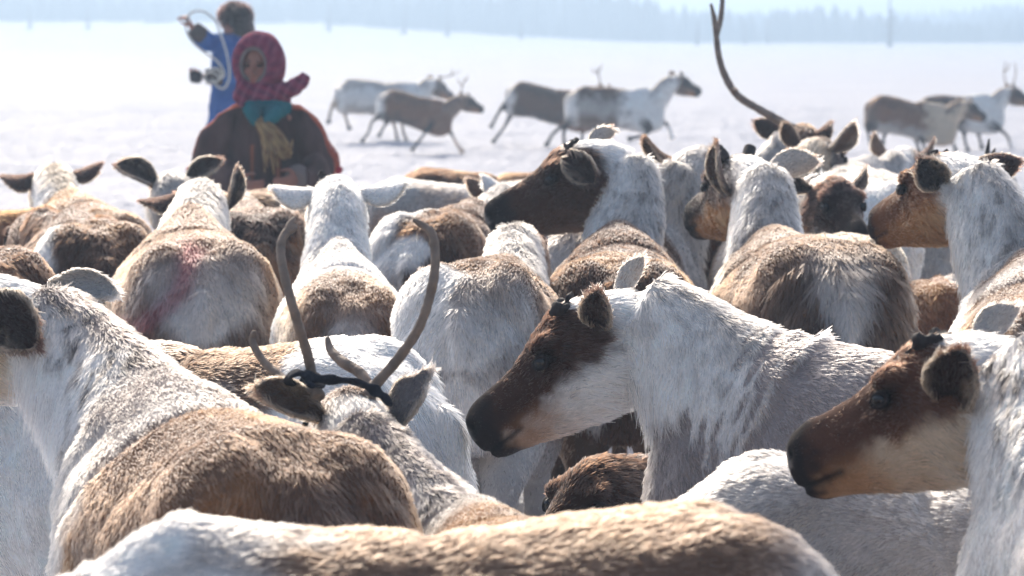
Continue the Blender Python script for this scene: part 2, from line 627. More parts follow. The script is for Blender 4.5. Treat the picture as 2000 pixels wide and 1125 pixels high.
    flow = -FF[bi].copy()
    legw = np.zeros(len(V)); legt = np.zeros(len(V))
    LC = np.array([s[0] for s in lsamp]); LR = np.array([s[1] for s in lsamp]); LT = np.array([s[2] for s in lsamp])
    bl_ = np.full(len(V), 1e9)
    for k in range(len(LC)):
        q = np.linalg.norm(V - LC[k], axis=1) / LR[k]
        m = q < bl_
        bl_[m] = q[m]; legt[m] = LT[k]
    trunk_out = np.sqrt(np.maximum(0, best))
    legw = np.where((kind == 0) & (legt > .12), sstep(.12, .40, legt) * (bl_ < 1.9) * (bl_ < trunk_out + .6), 0)
    isleg = legw > .5
    # head local coordinates
    hr = V - poll
    hx, hy, hz = hr @ hd / hs, hr @ hl / hs, hr @ hu / hs
    ish = kind == 2
    T = tris(F)
    N = vnormals(V, T)
    # loose skin and muscle: nothing on a living back is quite even
    tb_ = (kind == 0) * (1 - legw)
    rel = (fbm(V * 5.0, seed + 51, 2) - .5) * .030 + (fbm(V * 13, seed + 52, 2) - .5) * .010
    rel += .010 * np.exp(-((coord + .17 + .16 * upn_) / .030) ** 2) * (upn_ > -.2) * -1            # behind the shoulder blade
    rel += .009 * np.exp(-((coord + .60) / .05) ** 2 - ((np.abs(lat_) - .62) / .16) ** 2) * (upn_ > 0)  # hip bones
    rel += -.008 * np.exp(-((coord + .50) / .06) ** 2 - ((np.abs(lat_) - .8) / .2) ** 2) * (upn_ > 0)
    V = V + N * (rel * tb_ * size)[:, None]
    V = V + N * ((fbm(V * np.array([16, 16, 7]), seed + 53, 2) - .5) * .014 * (kind == 1))[:, None]
    N = vnormals(V, T)
    # sculpt: eye sockets, nostrils, lips, chin
    eyec = np.array([.182, .072, -.030])
    if True:
        for sgn in (-1, 1):
            dd = np.sqrt((hx - eyec[0]) ** 2 + (hy - sgn * eyec[1]) ** 2 + (hz - eyec[2]) ** 2)
            V -= N * (ish * np.exp(-(dd / .020) ** 2) * .006 * hs)[:, None]
            dd = np.sqrt((hx - .382) ** 2 + (hy - sgn * .030) ** 2 + (hz + .048) ** 2)
            V -= N * (ish * np.exp(-(dd / .011) ** 2) * .010 * hs)[:, None]
        hrel = .007 * np.exp(-(((hx - .07) / .05) ** 2 + ((hz + .125) / .045) ** 2)) - .006 * np.exp(-(((hx - .235) / .04) ** 2 + ((hz + .075) / .03) ** 2))
        hrel += .004 * np.exp(-(((hx - .365) / .018) ** 2 + ((hz + .040) / .02) ** 2)) + (fbm(V * 30, seed + 57, 2) - .5) * .005
        hrel += .005 * np.exp(-(((hx - .205) / .05) ** 2 + ((hz + .052) / .010) ** 2))
        V += N * (ish * hrel * hs)[:, None]
        mouth_z = -.108 - .03 * (.40 - hx)
        ml = ish * np.exp(-((hz - mouth_z) / .006) ** 2) * sstep(.29, .31, hx)
        V -= N * (ml * .006 * hs)[:, None]
        N = vnormals(V, T)
    # ---------------- colours
    nz1 = fbm(V * 9, seed); nz2 = fbm(V * 32 * np.array([1, 1, 1]), seed + 3); nz3 = fbm(V * 4, seed + 8)
    ww = (nz1 - .5)
    side = np.abs(lat_)
    col = mixc(np.tile(pal['belly'], (len(V), 1)), pal['flank'], sstep(-.75, -.25, upn_ + ww * .6))
    col = mixc(col, np.tile(pal['back'], (len(V), 1)), sstep(.1, .75, upn_ + ww * 1.2))
    warm = sstep(.5, .72, fbm(V * 5, seed + 40)) * pal['warm']
    col = mixc(col, np.tile(TAN, (len(V), 1)), np.where(kind == 0, warm, 0))
    col = mixc(col, np.tile(pal['shoulder'], (len(V), 1)), sstep(pal['shoulder_x'] - .14, pal['shoulder_x'] + .06, coord + ww * .35))
    if pal['withers'] is not None:
        col = mixc(col, np.tile(pal['withers'], (len(V), 1)), (kind == 0) * sstep(.35, .8, upn_ + ww * .4) * np.exp(-((coord + .06) / .16) ** 2))
    rp = (kind == 0) * sstep(pal['rumpx'] + .05, pal['rumpx'] - .05, coord + ww * .12) * sstep(pal['rumpw'] + .15, pal['rumpw'] - .15, side * (upn_ > -.9) + ww * .3)
    below = sstep(.15, -.25, ((V - W) @ u) / size + .10)
    col = mixc(col, np.tile(pal['rump'], (len(V), 1)), rp * below)
    ncol = mixc(np.tile(pal['neck'], (len(V), 1)), pal['nape'], sstep(.35, .95, upn_ + ww * 1.0))
    ncol = mixc(ncol, np.tile(GREY * .45, (len(V), 1)), pal['streak'] * sstep(.50, .66, fbm(V * np.array([64, 64, 20]), seed + 12)) * sstep(-.5, .6, upn_ + .2))
    col = np.where((kind == 1)[:, None], mixc(col * 0 + (mixc(np.tile(pal['shoulder'], (len(V), 1)), np.tile(pal['neck'], (len(V), 1)), np.full(len(V), .5))), ncol, sstep(0, .25, coord)), col)
    # head
    wf = fbm(V * 48, seed + 71, 2) - .5
    wh = ww + wf * .9
    hc_ = mixc(np.tile(pal['cheek'], (len(V), 1)), pal['face'], sstep(-.132, -.080, hz + .05 * wh + .16 * np.clip(hx - .22, 0, 1)))
    hc_ = mixc(hc_, np.tile(pal['jaw'], (len(V), 1)), sstep(.12, .29, hx + wh * .08) * sstep(-.07, -.13, hz) * .85)
    hc_ = mixc(hc_, np.tile(pal['neck'], (len(V), 1)), sstep(.060, .0, hx + wh * .08 - .05 * (np.abs(hy) < .04) - .12 * np.clip(-hz - .10, 0, 1)))
    if pal['forehead'] is not None:
        hc_ = mixc(hc_, np.tile(pal['forehead'], (len(V), 1)), sstep(.0, .03, hz + wh * .02) * sstep(.14, .08, hx))
    hc_ = mixc(hc_, np.tile(pal['muzzle'], (len(V), 1)), sstep(pal['muzx'] - .025, pal['muzx'] + .025, hx + wh * .05 + .12 * np.clip(hz + .09, -.5, .5)))
    hc_ = mixc(hc_, np.tile(DBROWN * .7, (len(V), 1)), np.exp(-(((hx - .18) / .046) ** 2 + ((hz + .030) / .036) ** 2)) * .85)
    hc_ = mixc(hc_, np.tile(pal['ear'] * .8, (len(V), 1)), np.exp(-(((hx - .045) / .035) ** 2 + ((np.abs(hy) - .07) / .03) ** 2 + ((hz + .045) / .045) ** 2)) * .75)
    tip = ish * sstep(.385, .398, hx + .02 * wh) * (hz > -.07)
    hc_ = mixc(hc_, np.tile(LGREY * .8, (len(V), 1)), tip * .7)
    for sgn in (-1, 1):
        dd = np.sqrt((hx - .384) ** 2 + ((hy - sgn * .030) * .8) ** 2 + (hz + .048) ** 2)
        hc_ = mixc(hc_, np.tile(BLACK * .4, (len(V), 1)), np.exp(-(dd / .012) ** 2))
    hc_ = mixc(hc_, np.tile(BLACK * .5, (len(V), 1)), ml * .8)
    col = np.where(ish[:, None], hc_, col)
    # legs
    lc = mixc(np.tile(pal['leg'], (len(V), 1)), DBROWN, sstep(.35, .9, legt) * .6)
    lc = mixc(lc, np.tile(BLACK, (len(V), 1)), (V[:, 2] < .065) * 1.0 if legs is None else (legt > .97) * 1.0)
    col = mixc(col, lc, legw)
    for (px_, pa, rx, ra, pc, st) in patches:              # patches of other colour on the trunk or neck
        ang = np.arctan2(lat_, upn_)
        if px_ < 1:
            q = ((coord - px_) / rx) ** 2 + ((ang - pa) / ra) ** 2
            q = q + ww * 1.4
            col = mixc(col, np.tile(pc, (len(V), 1)), (kind == 0) * sstep(1.25, .7, q) * st)
    if extra is not None:
        col = extra(V, kind, coord, lat_, upn_, col, size, f, l, u, W, ww)
    tone = 0.84 + .32 * nz2 * (1 + 0 * nz3)
    col = np.clip(col * tone[:, None], .004, .8)
    # ---------------- hair fields
    down = np.array([0, 0, -1.0])
    fl = flow * 1.0
    fl = np.where((kind == 0)[:, None], flow + down * (sstep(.9, .2, upn_) * 1.1)[:, None], fl)
    fl = np.where((ish & (hx < .16))[:, None], flow * .8 + down * .55, fl)
    fl = np.where((kind == 1)[:, None], flow * .7 + down * (sstep(1.0, .3, upn_) * .7)[:, None] - UU[bi] * .25, fl)
    rear = (kind == 0) & (coord < -.80)
    fl = np.where(rear[:, None], down * 1.0 + l[None, :] * np.sign(lat)[:, None] * .15 + -f * .1, fl)
    fl = fl * (1 - legw)[:, None] + down * legw[:, None]
    fl -= N * (fl * N).sum(1, keepdims=True)
    fl /= np.maximum(1e-6, np.linalg.norm(fl, axis=1, keepdims=True))
    hl_ = np.where(kind == 0, .0155, np.where(kind == 1, .021, .010)) * size
    hl_ = np.where((kind == 1) & (upn_ < -.2), hl_ * 1.0 + .025 * throat * sstep(-.2, -.8, upn_), hl_)
    hl_ = np.where(rear, .024 * size * rumphair, hl_)
    hl_ = np.where(ish, hs * np.interp(hx, [-.03, .05, .12, .22, .33, .4], [.028, .024, .018, .012, .007, .004]) * np.where((hz < -.12) & (hx < .3), 1.7, 1), hl_)
    hl_ = hl_ * (1 - legw) + .012 * legw
    lift = np.where(kind == 0, .32, np.where(kind == 1, .36, .25))
    lift = np.where(ish & (hx > .2), .22, lift)
    dens = np.clip(.35 + .65 * sstep(.35, .62, V[:, 2] / max(.6, W[2])), .3, 1) * np.where(isleg, .35, 1.0)
    dens = np.where(ish & (hx > .37), .35, dens)
    pep = np.where(kind == 0, .30, np.where(kind == 1, .12 + .45 * sstep(.2, .9, upn_) * pal['streak'], .12)) * (1 - .5 * legw)
    # ears
    pe = [pep]
    Vall = [V]; Fall = [F]; ce = [col]; fe = [fl]; he = [hl_]; le = [lift]; de = [dens]
    off = len(V)
    if not noear:
        ed = ears or [dict(d=(-.25, .9, .35), o=(.6, .35, -.1)), dict(d=(-.25, .9, .35), o=(.6, .35, -.1))]
        for k, sgn in enumerate((1, -1)):                 # left ear, right ear
            e = ed[k]
            if e is None:
                continue
            if 'wd' in e:
                D, O = np.array(e['wd'], float), np.array(e['wo'], float)
            else:
                dv = e['d']; ov = e['o']
                D = hd * dv[0] + hl * dv[1] * sgn + hu * dv[2]
                O = hd * ov[0] + hl * ov[1] * sgn + hu * ov[2]
            base = poll + hd * .035 * hs + hl * sgn * .066 * hs - hu * .030 * hs
            bo = e.get('b', (0, 0, 0)); base = base + (hd * bo[0] + hl * bo[1] * sgn + hu * bo[2]) * hs
            v, fc, uu_, inn, dd_ = ear_mesh(base, D, O, hs * e.get('s', 1.0), e.get('w', 1.0), e.get('notch', 0))
            Vall.append(v); Fall.append([tuple(i + off for i in q) for q in fc]); off += len(v)
            co_ = mixc(np.tile(e.get('col', pal['ear']), (len(v), 1)), np.tile(e.get('colin', pal['earin']), (len(v), 1)), inn * 1.0)
            nv = 13
            tf = inn * sstep(.35, .9, np.abs(np.tile(np.linspace(-1, 1, nv), len(v) // nv) + .25)) * sstep(.1, .4, uu_) * sstep(.95, .7, uu_)
            co_ = mixc(co_, np.tile(CREAM * .6, (len(v), 1)), tf * .5 * sstep(.4, .6, fbm(v * 70, seed + 4)))
            jj = np.tile(np.arange(nv), len(v) // nv)
            edge = ((jj == 0) | (jj == nv - 1)) * 1.0
            co_ = mixc(co_, np.tile(CREAM * .8, (len(v), 1)), edge * .55)
            ce.append(co_ * (0.85 + .3 * fbm(v * 60, seed + 2))[:, None])
            fe.append(np.tile(dd_, (len(v), 1))); he.append(np.where(inn > 0, .020, .016) * hs * np.ones(len(v)))
            le.append(np.where(inn > 0, .35, .25)); de.append(np.full(len(v), 1.1)); pe.append(np.full(len(v), .15))
    # dark rims of the eyelids
    for sgn in (-1, 1):
        ec = poll + hs * (hd * eyec[0] + hl * sgn * (eyec[1] + .0015) + hu * eyec[2])
        on = unit(hl * sgn + hd * .30 + hu * .10); e1 = unit(hd - on * np.dot(hd, on)); e2 = np.cross(on, e1)
        rr_ = []
        for a in np.linspace(0, 2 * math.pi, 19):
            rad2 = e1 * math.cos(a) * .0165 + e2 * math.sin(a) * .0115
            rr_.append(ring(ec + rad2 * hs, unit(rad2), on, .0042 * hs, .0046 * hs, 8, 2))
        v, fc = loft(rr_)
        v = np.array(v)
        Vall.append(v); Fall.append([tuple(i + off for i in q) for q in fc]); off += len(v)
        ce.append(np.tile(BLACK * 1.2, (len(v), 1))); fe.append(np.tile(-hd, (len(v), 1))); he.append(np.full(len(v), .005 * hs))
        le.append(np.full(len(v), .3)); de.append(np.full(len(v), .25)); pe.append(np.zeros(len(v)))
    pep = np.concatenate(pe)
    V = np.vstack(Vall); Fq = [q for s in Fall for q in s]
    col = np.vstack(ce); fl = np.vstack(fe); hl_ = np.concatenate(he); lift = np.concatenate(le); dens = np.concatenate(de)
    root = empty(name, loc)
    tag(root, label, cat, group)
    mesh_obj("body", V, Fq, M_HIDE, root, True, col)
    T = tris(Fq); N = vnormals(V, T)
    dcam = max(4.0, np.linalg.norm(loc[:2]))
    radh = min(.0030, max(.00075, .50 * dcam / 3584))
    if hair > 0:
        add_fur("fur", V, T, N, col, fl, hl_ * hair, lift, dens, radh, root, seed, cover, pepper=pep)
    # eyes
    if near or True:
        for sgn in (-1, 1):
            c = poll + hs * (hd * eyec[0] + hl * sgn * (eyec[1] - .0075) + hu * (eyec[2]))
            rr = .0155 * hs
            rr_ = [ring(c + hu * math.cos(a) * rr, hd, hl, max(1e-4, math.sin(a) * rr * 1.15), max(1e-4, math.sin(a) * rr), 14, 2) for a in np.linspace(.02, math.pi - .02, 9)]
            v, fc = loft(rr_)
            mesh_obj("eye", v, fc, M_EYE, root)
    # antlers
    for spec in antlers:
        A = MB()
        for pts, rad in spec['branches']:
            A.add(*tube([np.array(p) - loc for p in pts], rad, 10, 8 * len(pts), True, .16, seed))
        v, fc = remesh(A.V, A.F, spec.get('vox', .0035), 2, .4)
        mesh_obj("antler", v, fc, spec.get('mat', M_ANTLER), root)
    if stubs:
        for sgn in (1, -1):
            sz = stubs if not isinstance(stubs, tuple) else stubs[0 if sgn > 0 else 1]
            if sz <= 0:
                continue
            b = poll + hs * (hd * .085 + hl * sgn * .036 + hu * .020)
            dirn = unit(hu * 1 + hl * sgn * .55 + hd * .1)
            A = MB()
            A.add(*tube([b, b + dirn * sz * .5, b + dirn * sz], [sz * .36, sz * .42, sz * .34], 12, 9, True, .2, seed + 2))
            A.add(*tube([b, b + (dirn * .7 + hd * .7) * sz * .7], [sz * .32, sz * .27], 10, 6, True, .2, seed + 3))
            if sz <= .045:                                  # a low knobbly crown instead of a stump
                rk = np.random.RandomState(seed)
                for _k in range(7):
                    o_ = hd * rk.uniform(-.03, .035) + hl * sgn * rk.uniform(-.022, .016) + hu * rk.uniform(-.006, .012)
                    A.add(*tube([b + o_ * hs, b + (o_ + hu * .012) * hs], [sz * .32, sz * .26], 9, 5, True, .2, seed + _k))
            v, fc = remesh(A.V, A.F, .004, 2, .5)
            v = v + (fbm(v * 120, seed)[:, None] - .5) * .006
            mesh_obj("antler", v, fc, antler_mat or M_VELVET, root)
    return root, dict(loc=loc, poll=poll, hd=hd, hl=hl, hu=hu, f=f, l=l, u=u)


# ------------------------------------------------------------------ the setting
def rise(x, y):
    return sstep(330, 560, y) * 4.2 * sstep(.055, -.085, x / np.maximum(60, y))


def ground():
    xs = np.concatenate([[-900, -500, -250, -120, -60], np.linspace(-26, 26, 175), [60, 120, 250, 500, 900]])
    ys = np.concatenate([[-300, -100, -30, 0, 8], np.linspace(14, 80, 200), [84, 90, 100, 115, 135, 160, 200, 260, 340, 400, 430, 460, 500, 560, 620, 700, 800, 1000, 1400]])
    X, Y = np.meshgrid(xs, ys)
    p = np.stack([X.ravel(), Y.ravel(), X.ravel() * 0], 1)
    near = sstep(120, 60, Y.ravel())
    z = near * ((fbm(p * 1.1, 5) - .5) * .13 + (fbm(p * .28, 9) - .5) * .14 - .05 * sstep(.60, .78, vnoise(p * 2.6, 15)) - .02)
    # the plain rises a little towards the far left
    z += rise(X.ravel(), Y.ravel())
    V = np.stack([X.ravel(), Y.ravel(), z], 1)
    nx = len(xs); F = []
    for i in range(len(ys) - 1):
        for j in range(nx - 1):
            a = i * nx + j
            F.append((a, a + 1, a + nx + 1, a + nx))
    m, t, b = nmat("snow")
    tc = t.nodes.new("ShaderNodeTexCoord")
    n1 = t.nodes.new("ShaderNodeTexNoise"); n1.inputs["Scale"].default_value = 0.35; n1.inputs["Detail"].default_value = 7
    n2 = t.nodes.new("ShaderNodeTexNoise"); n2.inputs["Scale"].default_value = 6.0; n2.inputs["Detail"].default_value = 6
    for n in (n1, n2):
        t.links.new(tc.outputs["Object"], n.inputs["Vector"])
    mx = t.nodes.new("ShaderNodeMix"); mx.data_type = 'RGBA'
    mx.inputs[6].default_value = (0.33, 0.35, 0.42, 1); mx.inputs[7].default_value = (0.53, 0.53, 0.57, 1)
    t.links.new(n1.outputs[0], mx.inputs[0]); t.links.new(mx.outputs[2], b.inputs["Base Color"])
    b.inputs["Roughness"].default_value = 0.65; b.inputs["Specular IOR Level"].default_value = 0.25
    ad = t.nodes.new("ShaderNodeMath"); ad.operation = 'ADD'
    t.links.new(n1.outputs[0], ad.inputs[0]); t.links.new(n2.outputs[0], ad.inputs[1])
    bp = t.nodes.new("ShaderNodeBump"); bp.inputs["Strength"].default_value = 0.8; bp.inputs["Distance"].default_value = 0.22
    t.links.new(ad.outputs[0], bp.inputs["Height"]); t.links.new(bp.outputs[0], b.inputs["Normal"])
    o = mesh_obj("snow_ground", V, F, m)
    tag(o, kind='structure')


ground()

M_NEEDLE = plain("conifer_needles", (0.05, 0.065, 0.06), 0.9, 0.4, 3, 0, 0.1)
M_TRUNKB = plain("bark", (0.09, 0.075, 0.07), 0.9, 0.4, 8, 0, 0.1)


def conifer(mb, x, y, z, h, r, rnd):
    n = 7
    for k in range(5):
        zb = z + h * (.06 + .17 * k); zt = z + h * (.38 + .155 * k)
        rr = r * (1 - .18 * k) * rnd.uniform(.85, 1.15)
        a0 = rnd.uniform(0, 6)
        V = [(x + rr * rnd.uniform(.65, 1.25) * math.cos(a0 + 6.283 * j / n), y + rr * math.sin(a0 + 6.283 * j / n), zb + rnd.uniform(-.06, .04) * h) for j in range(n)]
        V.append((x, y, min(zt, z + h)))
        mb.add(V, [(j, (j + 1) % n, n) for j in range(n)])
    mb.add([(x - .07, y, z), (x + .07, y, z), (x, y + .1, z), (x, y, z + h * .4)], [(0, 1, 3), (1, 2, 3), (2, 0, 3)])


rnd = random.Random(5)
mb = MB()
for i in range(5200):
    y = rnd.uniform(470, 760)
    x = rnd.uniform(-.28, .28) * y
    gap = math.sin(x * .06 + 1.3) + .6 * math.sin(x * .173 + y * .0)
    hs_ = rnd.uniform(.62, .95) * (4.9 + 1.5 * gap)
    zg = float(rise(np.array([x]), np.array([y]))[0])
    conifer(mb, x, y, zg - .2, max(2.6, hs_ * 1.25), rnd.uniform(1.2, 2.3), rnd)
tag(mesh_obj("far_forest", mb.V, mb.F, M_NEEDLE, None, False), kind='stuff')


def bare_tree(px, ytop, ybot, label):
    """thin leafless larch standing alone on the snow"""
    d = min(430, FPX * CAM_H / max(12, (ybot - 60)))
    b = P(px, ybot, d); x, y = b[0], b[1]
    h = (ybot - ytop) / FPX * d
    r = random.Random(int(px))
    root = empty("bare_tree", (x, y, -.05))
    tag(root, label, "tree", "thin bare trees far out on the snow")
    pts = [(0, 0, 0), (r.uniform(-.1, .1), 0, h * .5), (r.uniform(-.15, .15), 0, h)]
    v, f = tube(pts, [.30, .20, .05], 8, 10)
    tr = mesh_obj("trunk", v, f, M_TRUNKB, root)
    cr = MB()
    for k in range(34):
        z = h * r.uniform(.22, .97); a = r.uniform(0, 6.28); L = (1 - z / h) * h * .20 + .18
        e = (L * math.cos(a), L * math.sin(a), z + L * r.uniform(-.1, .4))
        cr.add(*tube([(0, 0, z), (e[0] * .5, e[1] * .5, z + L * .05), e], [.05, .035, .015], 5, 4))
        for q in range(3):
            t = r.uniform(.3, .9); a2 = a + r.uniform(-1, 1); m = [e[0] * t, e[1] * t, z + (e[2] - z) * t]
            cr.add(*tube([m, (m[0] + .16 * math.cos(a2), m[1] + .16 * math.sin(a2), m[2] + .09)], [.012, .006], 4, 2))
    mesh_obj("crown", cr.V, cr.F, M_TRUNKB, root)


for px, yt, yb, lb in [(58, -8, 72, "faint bare tree far out at the left edge, beyond the snow field"),
                       (172, 2, 74, "faint bare tree far out left of the man in blue"),
                       (643, -6, 80, "dark bare tree far out just right of the man in the fur hat"),
                       (790, 2, 78, "thin bare tree far out, left one of the two above the running white reindeer"),
                       (874, 14, 82, "dark bare tree far out above the head of the running white reindeer"),
                       (1018, 34, 86, "short bare tree far out above the rump of the middle running reindeer"),
                       (1362, 40, 88, "short bare tree far out just left of the large antler"),
                       (1455, 38, 84, "short bare tree far out just right of the large antler"),
                       (1500, 34, 86, "second short bare tree far out to the right of the large antler"),
                       (1738, -4, 92, "tall thin bare tree far out above the running reindeer on the right")]:
    bare_tree(px, yt, yb, lb)


# pale blue air over the whole plain
hv = MB()
X0, X1, Y0, Y1, Z0, Z1 = -910, 910, -310, 1410, -1.2, 13.0
hv.add([(x, y, z) for z in (Z0, Z1) for y in (Y0, Y1) for x in (X0, X1)], [(0, 2, 3, 1), (4, 5, 7, 6), (0, 1, 5, 4), (2, 6, 7, 3), (0, 4, 6, 2), (1, 3, 7, 5)])
hm = bpy.data.materials.new("haze"); hm.use_nodes = True
hm.node_tree.nodes.clear()
ho = hm.node_tree.nodes.new("ShaderNodeOutputMaterial"); hp = hm.node_tree.nodes.new("ShaderNodeVolumePrincipled")
hp.inputs["Color"].default_value = (0.56, 0.75, 1.0, 1); hp.inputs["Density"].default_value = 0.0029
hp.inputs["Anisotropy"].default_value = 0.5
hm.node_tree.links.new(hp.outputs[0], ho.inputs["Volume"])
hz = mesh_obj("haze", hv.V, hv.F, hm, None, False)
tag(hz, kind='stuff')


# ------------------------------------------------------------------ the herd
def LEG(pts, d, rad=(.085, .05, .026, .022, .026)):
    p = [P(x, y, d) for x, y in pts]
    return p, list(np.interp(np.linspace(0, 1, len(p)), np.linspace(0, 1, len(rad)), rad))


def ANT(pix, rad):
    return [P(*q) for q in pix], rad


QUICK = 1.0
DOWN_EAR = dict(d=(-.35, .8, -.5), o=(.5, .2, -.6))

# ---- nearest: back across the bottom of the picture
reindeer("reindeer", "nearest reindeer, taupe back stretching across the bottom of the picture",
         P(345, 988, 4.70), P(1330, 968, 4.82), P(-140, 1300, 4.75), P(-420, 1560, 4.75), 1.0, 1.05,
         dict(neck=WHITE, shoulder=WHITE, back=TAUPE * 1.15, flank=TAUPE * 1.2, rumpx=-.74, rumpw=1.1, shoulder_x=-.05, warm=.2), seed=11, voxel=.010,
         patches=[(-.60, -.2, .05, 1.2, WHITE, .0)], cover=3.0)

# ---- big one on the left, seen from behind, head cut by the left edge
reindeer("reindeer", "large brown-rumped reindeer seen from behind at lower left, head cut by the left edge",
         P(322, 690, 6.38), P(540, 818, 5.85), P(25, 545, 6.75), P(-370, 650, 6.95), 1.02, 1.08,
         dict(neck=WHITE, nape=GREY * 1.5, back=TAUPE * 1.1, flank=TAUPE * 1.15, shoulder=LGREY * 1.15, withers=GREY * 1.3, rump=TAUPE, shoulder_x=-.22, warm=.75, streak=.9), seed=12, voxel=.009, neckfat=.98, neckbase=1.12,
         ears=[dict(d=(-.35, .55, -.55), o=(.15, 1, .3), s=1.15, w=1.25, col=DBROWN * 1.3, colin=DBROWN * .8), dict(wd=(.95, .1, -.02), wo=(-.3, -.8, .5), s=1.05, w=.85, b=(-.085, 0, -.01), col=LGREY, colin=LGREY * .8)], cover=2.8)

# ---- side-on behind it
reindeer("reindeer", "reindeer standing side-on behind the antlers, brown back fading into a white rump on the right",
         P(130, 640, 7.75), P(655, 650, 7.5), P(-230, 600, 7.8), P(-480, 760, 7.8), 1.04, 1.0,
         dict(neck=WHITE, back=TAUPE * .8, flank=LGREY, shoulder=WHITE, rump=WHITE, rumpx=-.60, rumpw=2.0, belly=WHITE, warm=.3), seed=13, voxel=.011,
         patches=[(-.86, 0, .27, 4.0, WHITE, 1)])

# ---- the antlered one
dA = 6.35
D_INFO = reindeer("reindeer", "antlered grey reindeer with a dark cloth tied between its antlers, seen from behind",
         P(925, 940, 5.95), P(1075, 1000, 5.45), P(702, 778, dA), P(640, 830, dA + .34), .86, 1.0,
         dict(neck=WHITE * .9, nape=GREY * 1.1, back=TAUPE * .9, flank=TAUPE, shoulder=LGREY, face=GREY, cheek=LGREY, forehead=TAUPE * .7, ear=GREY, earin=DBROWN, warm=.7, streak=.9), seed=14, voxel=.008, hsize=.98,
         ears=[dict(wd=(-.80, -.05, .42), wo=(.25, -1, .45), s=1.08, w=.82, col=TAUPE * .8, colin=TAUPE * .7), dict(wd=(.38, -.12, .75), wo=(-.5, -.8, .2), s=.98, w=.95, b=(0, .01, -.02), col=GREY, colin=GREY, notch=.45)],
         antlers=[dict(branches=[ANT([(622, 778, dA), (612, 745, dA + .02), (600, 690, dA + .0), (575, 610, dA - .03), (556, 540, dA - .02), (548, 490, dA), (556, 458, dA + .02), (582, 444, dA + .03)], [.0145, .0105, .0095, .0092, .009, .0088, .0085, .005]),
                                 ANT([(556, 462, dA + .02), (566, 438, dA + .03), (577, 424, dA + .04)], [.008, .007, .004]),
                                 ANT([(607, 752, dA + .01), (565, 745, dA + .04), (520, 712, dA + .08), (494, 670, dA + .10), (497, 645, dA + .10)], [.009, .0085, .008, .0075, .005])]),
                  dict(branches=[ANT([(718, 778, dA + .02), (735, 750, dA + .03), (780, 698, dA + .02), (822, 632, dA), (846, 550, dA - .01), (850, 490, dA), (840, 452, dA + .01), (806, 428, dA + .02)], [.0145, .0105, .0098, .0094, .0092, .009, .0088, .005]),
                                 ANT([(846, 480, dA), (848, 460, dA + .02), (843, 446, dA + .02)], [.008, .006, .004]),
                                 ANT([(726, 762, dA + .03), (705, 730, dA + .06), (668, 706, dA + .09), (645, 682, dA + .12), (639, 657, dA + .13)], [.009, .0105, .0105, .0085, .005])])],
         cover=2.8)

# dark cloth wound round the left antler and pulled across to the right ear
_root, _pl = D_INFO


def band(pix, wd, th, name, parent):
    c = catmull([P(*q) - _pl['loc'] for q in pix], 60)
    T = np.gradient(c, axis=0); rings = []
    for i in range(len(c)):
        t = unit(T[i]); a = 2.2 * math.sin(i * .13)
        l = unit(np.cross(t, CF)); n = np.cross(l, t)
        l2 = l * math.cos(a * .5) + n * math.sin(a * .5); n2 = np.cross(l2, t)
        k = 1 + .25 * math.sin(i * .7)
        rings.append(ring(c[i], l2, n2, wd * k, th, 12, 2.6))
    v, f = loft(rings)
    return mesh_obj(name, v, f, M_CLOTH_DARK, parent)


_t = band([(568, 752, 6.36), (566, 735, 6.30), (585, 729, 6.26), (612, 738, 6.27), (650, 742, 6.30), (690, 745, 6.30), (722, 757, 6.29), (745, 772, 6.30), (762, 786, 6.33)], .0095, .0045, "cloth_tie", _root)
_t2 = band([(592, 736, 6.27), (606, 750, 6.26), (630, 748, 6.34), (622, 736, 6.38), (600, 731, 6.36), (592, 737, 6.29)], .008, .004, "knot", _t)

# ---- middle profile
E_EAR = [dict(d=(-.35, .55, .50), b=(0, 0, -.02), o=(.35, .85, .0), s=.80, w=1.2, col=DBROWN * 1.4, colin=DBROWN), dict(d=(-.95, .35, .42), b=(-.05, 0, 0), o=(.3, .6, .2), s=.78, w=.8, col=LGREY, colin=TAUPE)]
reindeer("reindeer", "white-necked reindeer with a dark brown face in profile facing left, middle of the picture",
         P(1555, 622, 7.2), P(2010, 725, 7.0), P(1178, 572, 7.35), P(897, 800, 7.45), 1.0, 1.0,
         dict(neck=WHITE, nape=LGREY * 1.1, back=BROWN * 1.3, flank=TAUPE, shoulder=GREY * 1.45, withers=GREY * 1.6, face=FACE, cheek=WHITE * .95, jaw=TAN, ear=DBROWN * 1.5, warm=.5, shoulder_x=-.24, streak=.35, forehead=None), seed=15, voxel=.007, neckfat=1.12, neckbase=1.25,
         ears=E_EAR, stubs=.030, cover=3.0)

# ---- right bottom profile
reindeer("reindeer", "reindeer at the right edge in close profile, brown face, black muzzle and big dark ear",
         P(2190, 740, 5.6), P(2560, 900, 5.2), P(1915, 655, 5.92), P(1532, 836, 6.1), 1.0, 1.0,
         dict(neck=WHITE, nape=GREY * 1.3, back=TAUPE, shoulder=WHITE, face=FACE * 1.9, cheek=CREAM * 1.05, jaw=TAN * 1.1, muzx=.34, ear=TAUPE, earin=DBROWN, streak=1.0), seed=16, voxel=.006, neckfat=1.12, hsize=1.0,
         ears=[dict(d=(-.45, .45, .42), b=(.03, .0, -.055), o=(.15, 1, -.1), s=.98, w=1.35, col=DBROWN * 1.6, colin=DBROWN * .8), dict(d=(-.5, .8, .5), o=(.5, 0, .2), s=1, col=LGREY)], stubs=(.028, .028), cover=3.0)

